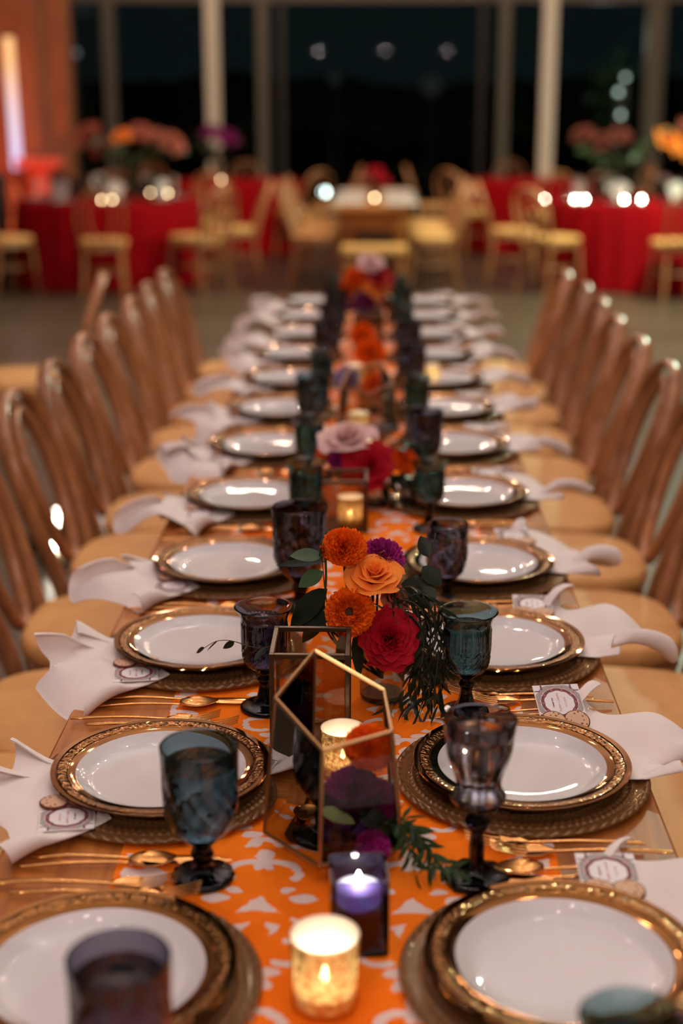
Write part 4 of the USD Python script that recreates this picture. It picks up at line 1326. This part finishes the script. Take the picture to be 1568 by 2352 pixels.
make_sprig('small curling dark sprig reaching left over the lantern', [V(640, 1478, 1.85), V(590, 1488, 1.86), V(540, 1474, 1.87), V(500, 1472, 1.875), V(470, 1488, 1.88)], (0.024, 0.009), 5, 'leaf_dark', 61, stem_r=0.0009, stem_m='stem_dark', droop=0.6, t0=0.2)

# the posy inside the near terrarium
TV = np.array([0.016, 1.500, RZ + 0.005])
make_vase('round deep purple glass vase inside the near terrarium', X(*TV), 0.040, 0.072, 'glass_purple')
tb = TV + [0, 0, 0.02]
h = head(848, 1716, 1.495)
make_marigold('orange marigold above the purple posy in the near terrarium', look(h, (0.1, -0.55, 0.8)), tb, 0.0255, 15, False)
h = head(810, 1820, 1.500)
make_marigold('large purple carnation in the near terrarium', look(h, (-0.1, -0.5, 0.85)), tb, 0.030, 16, False, 'flower', 'carnation', 'purple', 180)
h = head(862, 1840, 1.505)
make_marigold('magenta carnation at the right of the near terrarium posy', look(h, (0.4, -0.4, 0.8)), tb, 0.026, 17, False, 'flower', 'carnation', 'magenta', 160)
h = head(856, 1948, 1.452)
make_marigold('round crimson pink bloom low in front of the purple vase', look(h, (0.2, -0.8, 0.4)), tb + [0.02, -0.01, 0.035], 0.0190, 18, False, 'flower', 'carnation', 'magenta', 140)
sp = thing('leafy_sprig', 'pale green and dark leaves around the purple posy', 'foliage', np.eye(4))
part(sp, 'stem', tube(spline([tb, V(800, 1930, 1.49), V(760, 1860, 1.48), V(735, 1800, 1.50)], 16), 0.0016, 6), M['stem'], True)
leaf_at(sp, V(735, 1858, 1.47), V(815, 1885, 1.455), 0.020, 'leaf_pale', curl=0.15)
leaf_at(sp, V(730, 1850, 1.50), V(660, 1780, 1.52), 0.036, 'leaf_dark')
leaf_at(sp, V(730, 1800, 1.51), V(680, 1710, 1.53), 0.034, 'leaf')
leaf_at(sp, V(715, 1850, 1.50), V(683, 1900, 1.49), 0.018, 'leaf_dark')
leaf_at(sp, V(820, 1870, 1.47), V(895, 1890, 1.46), 0.026, 'leaf_dark')
FR2 = [
    [(880, 1890), (930, 1880), (965, 1930), (985, 2000)],
    [(885, 1900), (935, 1905), (985, 1960), (1030, 2010)],
    [(880, 1880), (920, 1900), (940, 1960), (955, 2030)],
    [(890, 1895), (950, 1920), (1010, 1990), (1050, 2050)],
]
for k, ln in enumerate(FR2):
    pts = [tb + [0.01, 0, 0.06]]
    for q, (px, py) in enumerate(ln):
        p = V(px, py, 1.475 - 0.018 * q)
        p[2] = max(p[2], RZ + 0.007 + 0.004 * k)
        pts.append(p)
    make_sprig('trailing frond from the near terrarium onto the runner, %s of four' % ORD[k], pts, (0.026, 0.0055), 26, 'leaf', 70 + k, name='trailing_frond', slim=True, stem_r=0.001, t0=0.35, droop=0.4, leaf_name='leaflet')


# bouquets further down the table
def bloom(kind, px, py, y, R, axis, base, label, seed):
    h_ = head(px, py, y)
    m = look(h_, axis)
    if kind == 'marigold':
        make_marigold(label, m, base, R, seed, False, n=160)
    elif kind in ('peach', 'crimson', 'blush', 'coral'):
        make_rose(label, m, base, R, 18, seed, 0.2, kind, 'rose' if kind != 'blush' else 'peony')
    else:
        make_marigold(label, m, base, R, seed, False, 'flower', 'carnation', kind, 110)


B2 = np.array([0.035, 2.99, RZ])
make_vase('dark glass bud vase under the second bouquet', X(*B2), 0.034, 0.075, 'vase_dark')
b2 = B2 + [0, 0, 0.03]
bloom('blush', 800, 1008, 2.99, 0.050, (-0.1, -0.3, 1), b2, 'blush white peony topping the second bouquet', 41)
bloom('crimson', 850, 1072, 2.945, 0.046, (0.05, -0.85, 0.5), b2, 'crimson rose in the middle of the second bouquet', 42)
bloom('marigold', 930, 1056, 2.96, 0.028, (0.35, -0.7, 0.5), b2, 'orange marigold at the right of the second bouquet', 43)
bloom('marigold', 752, 1040, 2.99, 0.022, (-0.4, -0.5, 0.7), b2, 'orange marigold at the left of the second bouquet', 44)
bloom('magenta', 775, 1056, 2.97, 0.020, (-0.3, -0.7, 0.5), b2, 'magenta carnation at the left of the second bouquet', 45)
for k, ln in enumerate([[(900, 1090), (950, 1110), (985, 1150), (990, 1210)], [(880, 1110), (910, 1150), (930, 1210), (935, 1260)], [(800, 1080), (760, 1080), (730, 1110), (722, 1150)], [(900, 1040), (960, 1020), (985, 1050)]]):
    pts = [b2] + [np.maximum(V(px, py, 2.97 - 0.01 * q), [-9, -9, RZ + 0.006]) for q, (px, py) in enumerate(ln)]
    make_sprig('dark leafy sprig of the second bouquet, %s of four' % ORD[k], pts, (0.050, 0.018), 14, 'leaf_dark', 80 + k, droop=0.4, t0=0.25)
B3 = np.array([0.02, 3.95, RZ])
make_vase('dark glass bud vase under the third bouquet', X(*B3), 0.034, 0.07, 'vase_dark')
b3 = B3 + [0, 0, 0.03]
bloom('marigold', 862, 884, 3.93, 0.035, (0.3, -0.6, 0.7), b3, 'orange marigold at the right of the third bouquet', 51)
bloom('lilac', 798, 868, 3.95, 0.035, (-0.3, -0.6, 0.7), b3, 'lilac carnation at the left of the third bouquet', 52)
make_vase('small dark bud vase behind the third bouquet', X(B3[0], B3[1] + 0.4, RZ), 0.025, 0.06, 'vase_dark')
make_vase('small dark bud vase before the far lantern', X(B3[0], B3[1] + 0.8, RZ), 0.025, 0.06, 'vase_dark')
bloom('marigold', 850, 812, 4.35, 0.045, (0.2, -0.5, 0.8), b3 + [0, 0.4, 0], 'orange marigold behind the third bouquet', 53)
bloom('marigold', 832, 770, 4.75, 0.04, (0, -0.5, 0.8), b3 + [0, 0.8, 0], 'orange marigold before the far lantern', 54)
B5 = np.array([0.01, 5.55, RZ])
make_vase('dark glass bud vase under the last bouquet', X(*B5), 0.04, 0.09, 'vase_dark')
b5 = B5 + [0, 0, 0.03]
for k, (kd, px, py, R, w) in enumerate([('blush', 852, 605, 0.04, 'blush peony on top of the last bouquet'), ('marigold', 815, 640, 0.045, 'orange marigold at the upper left of the last bouquet'), ('crimson', 870, 635, 0.045, 'crimson rose at the upper right of the last bouquet'),
                                        ('peach', 868, 662, 0.048, 'peach rose at the right of the last bouquet'), ('marigold', 795, 668, 0.035, 'orange marigold at the lower left of the last bouquet'), ('purple', 835, 700, 0.045, 'purple carnation low in the last bouquet'),
                                        ('magenta', 790, 695, 0.03, 'magenta carnation at the left foot of the last bouquet'), ('coral', 885, 692, 0.035, 'coral rose at the right foot of the last bouquet')]):
    bloom(kd, px, py, 5.53, R, ((px - 840) / 80, -0.6, 0.7), b5, w, 60 + k)
for k, ln in enumerate([[(800, 690), (770, 680), (750, 700), (745, 735)], [(885, 660), (910, 650), (930, 680), (935, 720)], [(880, 700), (905, 720), (910, 760)]]):
    pts = [b5] + [np.maximum(V(px, py, 5.52), [-9, -9, RZ + 0.01]) for px, py in ln]
    make_sprig('dark leafy sprig of the last bouquet, %s of three' % ORD[k], pts, (0.06, 0.022), 12, 'leaf_dark', 90 + k, droop=0.4, t0=0.2)

# ------------------------------------------------------------------ behind: round tables, chairs, the far long table, outside
def round_table(x, y, R, label, clabel):
    t = thing('round_table', label, 'table', X(x, y, 0))
    part(t, 'tabletop', lathe([(0, 0.72), (R, 0.72), (R, 0.742), (0, 0.742)], 40), M['wood_dark'], 40)
    for k in range(4):
        a = PI / 4 + k * PI / 2
        part(t, 'leg', tube([(R * 0.6 * math.cos(a), R * 0.6 * math.sin(a), 0), (R * 0.6 * math.cos(a), R * 0.6 * math.sin(a), 0.72)], 0.02, 8), M['wood_dark'], True)
    n = 120
    prof = [(0, 0.747), (R * 0.9, 0.747), (R + 0.004, 0.746), (R + 0.012, 0.735), (R + 0.02, 0.6), (R + 0.035, 0.3), (R + 0.05, 0.012)]

    def dr(th, i):
        return 0.0 if i < 3 else (0.012 * (i - 2)) * np.abs(np.sin(th * 11 + 0.6 * np.sin(th * 3)))
    me = lathe(prof, n, dr)
    p = solo('tablecloth', (me[0] + [x, y, 0], me[1][:, ::-1]), M['red_cloth'], clabel, 'tablecloth', smooth=50)


round_table(-2.43, 13.2, 0.80, 'left near round table hidden under a red cloth', 'floor length red cloth on the left near round table')
round_table(2.42, 13.2, 0.80, 'right near round table hidden under a red cloth', 'floor length red cloth on the right near round table')
round_table(-1.55, 16.2, 0.72, 'left far round table hidden under a red cloth', 'red cloth on the left far round table')
round_table(1.75, 16.4, 0.72, 'right far round table hidden under a red cloth', 'red cloth on the right far round table')


COMPASS = ['right of', 'behind the right of', 'behind', 'behind the left of', 'left of', 'before the left of', 'in front of', 'before the right of']


def ring_chairs(cx, cy, R, angs, where):
    for a in angs:
        c = COMPASS[int(round((a % 360) / 45.0)) % 8]
        a = math.radians(a)
        chair(cx + R * math.cos(a), cy + R * math.sin(a), a + PI, 'blurred bentwood chair %s the %s red table' % (c, where), 'chairs at the %s round table' % where)


ring_chairs(-2.43, 13.2, 1.14, (-130, -82, -38, 8, 55, 100, 145), 'left near')
ring_chairs(2.42, 13.2, 1.14, (-140, -84, -38, 178, 50, 95), 'right near')
ring_chairs(-1.55, 16.2, 1.06, (-95, -45, 5, 90, 140, 220), 'left far')
ring_chairs(1.75, 16.4, 1.06, (-135, -85, 178, 10, 95), 'right far')

ft = thing('farm_table', 'far plank table seen end on in front of the dark opening', 'table', X(0.01, 13.35, 0))
for k in range(4):
    part(ft, 'plank', rbox(0.147, 2.7, 0.035, 0.004, (-0.225 + 0.15 * k, 0, TZ - 0.0175)), M['wood_table'], False)
for s in (-1, 1):
    part(ft, 'end_apron', rbox(0.56, 0.03, 0.16, 0.003, (0, s * 1.27, TZ - 0.116)), M['wood_table'], False)
    for u in (-1, 1):
        part(ft, 'leg', rbox(0.08, 0.08, TZ - 0.036, 0.006, (s * 0.22, u * 1.2, (TZ - 0.036) / 2)), M['wood_table'], False)
bn = thing('bench', 'tan wooden bench at the near end of the far plank table', 'bench', X(0.01, 11.75, 0))
part(bn, 'seat', rbox(0.54, 0.28, 0.06, 0.01, (0, 0, 0.44)), M['cushion'], False)
for s in (-1, 1):
    for u in (-1, 1):
        part(bn, 'leg', rbox(0.05, 0.05, 0.41, 0.005, (s * 0.22, u * 0.10, 0.205)), M['wood_chair'], False)
for s in (-1, 1):
    for k in range(3):
        chair(0.01 + s * 0.50, 12.65 + 0.75 * k, 0.0 if s < 0 else PI, 'bentwood chair %s of the far plank table, %s from its near end' % (('left', 'right')[s > 0], ORD[k]), 'chairs at the far plank table')
for s in (-1, 1):
    for k in range(4):
        P = np.zeros((8, 8, 3))
        uu, vv = np.meshgrid(np.linspace(0, 1, 8), np.linspace(-1, 1, 8), indexing='ij')
        P[..., 0] = 0.01 + s * (0.08 + 0.30 * np.minimum(uu, 0.78) / 0.78)
        P[..., 1] = 12.35 + 0.55 * k + 0.14 * vv
        P[..., 2] = TZ + 0.006 + 0.008 * np.abs(np.sin(vv * 4)) - 0.10 * np.clip(uu - 0.74, 0, 1) / 0.26
        P[..., 0] += s * 0.01 * np.clip(uu - 0.74, 0, 1)
        solo('napkin', solid_sheet(P, 0.002), M['napkin'], 'white napkin draped over the %s edge of the far table, %s from its near end' % (('left', 'right')[s > 0], ORD[k]), 'napkin', smooth=True, group='napkins on the far plank table')
tealight(0.01, 12.5, 'lit tealight at the near end of the far plank table', 1.3, TZ + 0.001)
fv = np.array([0.01, 13.0, TZ + 0.001])
make_vase('dark bud vase on the far plank table', X(*fv), 0.04, 0.12, 'vase_dark')
for k, (dx, dz, mt) in enumerate([(0, 0.24, 'crimson'), (-0.05, 0.18, 'coral'), (0.06, 0.17, 'crimson')]):
    make_rose('red rose in the bud vase on the far plank table, %s' % ('topmost', 'left one', 'right one')[k], look(fv + [dx, -0.02, dz], (dx * 5, -0.5, 1)), fv + [0, 0, 0.03], 0.06, 12, 95 + k, 0.2, mt)

# candles, glasses and plates on the two near round tables
for k, (px, py, n_) in enumerate([(215, 472, 'front left'), (275, 470, 'front middle'), (385, 440, 'rear right'), (345, 438, 'rear middle')]):
    p = at_plane(px, py, 0.80)
    p = p if np.hypot(p[0] + 2.43, p[1] - 13.2) < 0.72 else np.array([-2.43, 13.2, 0]) + (p - [-2.43, 13.2, 0]) * 0.72 / np.hypot(p[0] + 2.43, p[1] - 13.2)
    tealight(p[0], p[1], 'lit tealight on the left near round table, %s' % n_, 1.1, 0.748)
p = at_plane(540, 420, 0.80)
tealight(-1.66, 15.75, 'lit amber tealight on the left far round table', 1.1, 0.748)
for k, (px, py, n_) in enumerate([(1322, 497, 'front left edge'), (1370, 468, 'left of middle'), (1495, 480, 'front right'), (1545, 482, 'far right'), (1350, 470, 'left')]):
    p = at_plane(px, py, 0.80)
    tealight(p[0], max(p[1], 12.56), 'lit tealight on the right near round table, %s' % n_, 1.25, 0.748, True)
def make_fan(label, m, group):
    t = thing('folded_napkin', label, 'napkin', m, group)
    uu, vv = np.meshgrid(np.linspace(0, 1, 8), np.linspace(-1, 1, 17), indexing='ij')
    P = np.stack([0.012 * np.cos(vv * 8 * PI) * (0.3 + uu), 0.085 * vv * (0.35 + 0.65 * uu), 0.004 + 0.16 * uu * np.sqrt(1 - 0.55 * vv ** 2)], -1)
    part(t, 'cloth', solid_sheet(P, 0.003), M['napkin'], True)
    return t


def make_wine_glass(label, m, group):
    t = thing('wine_glass', label, 'wine glass', m, group)
    part(t, 'glass', lathe([(0, 0), (0.034, 0), (0.034, 0.002), (0.006, 0.008), (0.004, 0.09), (0.02, 0.105), (0.036, 0.135), (0.038, 0.165), (0.032, 0.21), (0.030, 0.21), (0.036, 0.165), (0.034, 0.137), (0.018, 0.108), (0, 0.103)], 20), M['glass_clear'], 50)
    return t


fan0 = wine0 = None
for tx, where in ((-2.43, 'left near'), (2.42, 'right near')):
    for k in range(8):
        a = 0.3 + k * PI / 4
        dup(gob_proto[('tulip', 'blue')], 'small goblet on the %s red round table' % where, X(tx + 0.42 * math.cos(a), 13.2 + 0.42 * math.sin(a), 0.748, a), 'goblets on the %s red round table' % where)
        m_ = X(tx + 0.50 * math.cos(a + 0.25), 13.2 + 0.50 * math.sin(a + 0.25), 0.748, a)
        wl = 'clear wine glass on the %s red round table' % where
        if wine0 is None:
            wine0 = make_wine_glass(wl, m_, 'wine glasses on the %s red round table' % where)
        else:
            dup(wine0, wl, m_, 'wine glasses on the %s red round table' % where)
        m_ = X(tx + 0.62 * math.cos(a), 13.2 + 0.62 * math.sin(a), 0.776, a)
        if fan0 is None:
            fan0 = make_fan('white napkin folded upright on a plate of the %s red table' % where, m_, 'upright napkins on the %s red table' % where)
        else:
            dup(fan0, 'white napkin folded upright on a plate of the %s red table' % where, m_, 'upright napkins on the %s red table' % where)
        dup(protos['plate'], 'gold-rimmed plate on the %s red round table' % where, X(tx + 0.62 * math.cos(a), 13.2 + 0.62 * math.sin(a), 0.748, a), 'plates on the %s red round table' % where)


def tall_centrepiece(x, y, z0, H, spread, heads, label, seed, leafm='leaf_out', nleaf=26):
    r = np.random.RandomState(seed)
    make_vase('tall clear vase of the ' + label, X(x, y, z0), 0.07, H * 0.5, 'glass_clear', 'tall_vase')
    for k, (dx, dz, R, mt) in enumerate(heads):
        c = np.array([x + dx, y + r.uniform(-0.12, 0.12), z0 + dz])
        make_rose('%s bloom of the %s, %s from the left' % ({'coral': 'coral pink', 'crimson': 'dark red', 'blush': 'blush', 'peach': 'peach orange', 'purple': 'purple', 'dusky': 'dusky brown red'}[mt], label, ORD[k]), look(c, (dx, -0.6, 0.6)), (x, y, z0 + 0.05), R, 14, seed + k, 0.1, mt)
    for k in range(6):
        a = k * PI / 3 + r.uniform(-0.3, 0.3)
        e = np.array([x + spread * math.cos(a), y + 0.25 * math.sin(a), z0 + H * r.uniform(0.65, 0.95)])
        make_sprig('loose green branch of the %s, %s of six' % (label, ORD[k]), [(x, y, z0 + 0.05), (x + 0.1 * math.cos(a), y, z0 + H * 0.55), e], (0.13, 0.06), nleaf // 2, leafm, seed + 20 + k, droop=0.2, t0=0.35, stem_r=0.004)


tall_centrepiece(-2.18, 13.2, 0.748, 0.62, 0.42, [(-0.40, 0.56, 0.11, 'coral'), (-0.30, 0.44, 0.08, 'coral'), (-0.10, 0.55, 0.07, 'peach'), (0.06, 0.58, 0.09, 'coral'), (0.22, 0.54, 0.08, 'coral'), (0.36, 0.50, 0.10, 'coral')], 'left near centrepiece', 201)
tall_centrepiece(2.2, 13.2, 0.748, 0.60, 0.35, [(-0.34, 0.56, 0.08, 'dusky'), (-0.18, 0.50, 0.09, 'dusky'), (-0.02, 0.56, 0.08, 'dusky'), (0.42, 0.52, 0.11, 'peach'), (0.56, 0.46, 0.10, 'peach'), (0.62, 0.60, 0.10, 'coral')], 'right near centrepiece', 231, 'leaf_out')
tall_centrepiece(-1.72, 16.2, 0.748, 0.55, 0.22, [(-0.10, 0.52, 0.09, 'purple'), (0.10, 0.46, 0.09, 'purple')], 'left far centrepiece', 261, 'leaf_dark')

# left edge: loudspeaker, red-lit plinth, glowing tube
t = thing('loudspeaker', 'black loudspeaker cabinet at the left edge', 'loudspeaker', X(-3.52, 12.9, 0))
part(t, 'cabinet', rbox(0.42, 0.40, 0.98, 0.02, (0, 0, 0.49)), M['black'], False)
for z, r_ in ((0.30, 0.15), (0.72, 0.11)):
    part(t, 'driver_cone', tf(lathe([(0.02, 0.0), (r_ * 0.5, 0.012), (r_ * 0.9, 0.03), (r_, 0.034), (r_, 0.03)], 24), X(0, -0.20, z, 0, 1, PI / 2)), M['dark_metal'], True)
t = thing('plinth', 'red-lit wooden plinth standing by the timber pier', 'plinth', X(-3.38, 14.75, 0))
part(t, 'top', rbox(0.44, 0.34, 0.10, 0.01, (0, 0, 1.0)), M['red_box'], False)
part(t, 'column', rbox(0.20, 0.20, 0.95, 0.008, (0.02, 0, 0.475)), M['red_box'], False)
a, b = at_depth(18, 85, 14.7), at_depth(40, 388, 14.7)
t = thing('light_tube', 'glowing orange to lilac light tube leaning by the pier', 'lamp', np.eye(4))
part(t, 'tube', tube([a, b], 0.05, 10), M['tube_light'], True)
part(t, 'cap', tube([a, a + (a - b) * 0.03], 0.055, 10), M['black'], True)
part(t, 'stand', tube([b, (b[0] + 0.02, b[1], 0.0)], 0.02, 8), M['black'], True)

# candle cylinders on the floor behind the left chairs
for k, (px, py, s_) in enumerate([(125, 1268, 1.0), (110, 1240, 1.3), (135, 1215, 1.1)]):
    p = at_plane(px, py, 0.04)
    tealight(p[0], p[1], 'lit floor candle behind the left chairs, %s' % ('nearest', 'middle', 'farthest')[k], s_ * 2.0, 0.001, True)
p = at_plane(240, 1110, 0.05)
tealight(p[0], p[1], 'single lit floor candle under the left chairs', 1.6, 0.001, True)

# outside
r = np.random.RandomState(5)
n = 60
hx, hz = np.meshgrid(np.linspace(-14, 14, 120), np.linspace(0, 1, 10), indexing='ij')
hh = 1.9 + 0.6 * meshkit.fbm(np.stack([hx * 0.8, hx * 0, hx * 0], -1), 3)
for k in range(2):
    P = np.stack([hx, 34 + 0.8 * meshkit.fbm(np.stack([hx, hz * 4, hz * 0 + k], -1), 3) - 0.8 * np.sin(PI * hz), hh * hz - 0.12], -1)
    if k == 0:
        solo('hedge', solid_sheet(P, 0.2), M['leaf_dark'], 'added dark foliage darkening the foot of the night view behind the glass', 'hedge', smooth=True)  # added to make the lower night view darker than the sky
tree = thing('garden_tree', 'lit leafy shrub outside the window on the right', 'tree', X(3.35, 21.0, -0.1))
part(tree, 'trunk', tube([(0, 0, 0), (0.05, 0, 0.8), (0, 0.05, 1.5)], (0.05, 0.04, 0.02), 8), M['stem_dark'], True)
lv = []
for k in range(260):
    d = r.normal(size=3)
    d /= np.linalg.norm(d)
    c = np.array([0, 0, 1.75]) + d * np.array([0.36, 0.3, 0.62]) * r.rand() ** 0.4
    lv.append(tf(leaf(0.14, 0.07), X(*c, r.uniform(0, 6), 1, r.uniform(-1, 1), r.uniform(-1, 1))))
part(tree, 'foliage', cat(lv), M['leaf_out'], True, kind='stuff')


def garden_lamp(px, py, y, rad, mt, label, pole=True):
    p = at_depth(px, py, y)
    t = thing('garden_lamp', label, 'lamp', X(p[0], p[1], 0))
    part(t, 'globe', lathe([(0, p[2] - rad)] + [(rad * math.sin(a), p[2] - rad * math.cos(a)) for a in np.linspace(0.3, 2.8, 7)] + [(0, p[2] + rad)], 14), M[mt], True)
    part(t, 'pole', tube([(0, 0, -0.1), (0, 0, p[2] - rad * 0.8)], 0.04, 8), M['frame_paint'], True)


garden_lamp(172, 122, 24, 0.06, 'lamp_dim', 'dim garden lamp at the upper left outside the glass')
garden_lamp(192, 18, 27, 0.14, 'lamp_faint', 'faint high garden lamp at the top left corner')
garden_lamp(990, 196, 30, 0.20, 'lamp_faint', 'faint garden lamp right of the middle of the dark opening')
garden_lamp(768, 180, 30, 0.12, 'lamp_faint', 'very faint garden lamp in the middle of the dark opening')
garden_lamp(745, 441, 22, 0.05, 'lamp_white', 'bright white path light low in the dark opening')
garden_lamp(1424, 264, 20.6, 0.045, 'lamp_soft', 'white lamp at the foot of the lit shrub')
garden_lamp(1420, 212, 20.6, 0.035, 'lamp_soft', 'small white lamp within the lit shrub')
garden_lamp(1436, 178, 20.6, 0.03, 'lamp_soft', 'tiny white lamp near the top of the lit shrub')
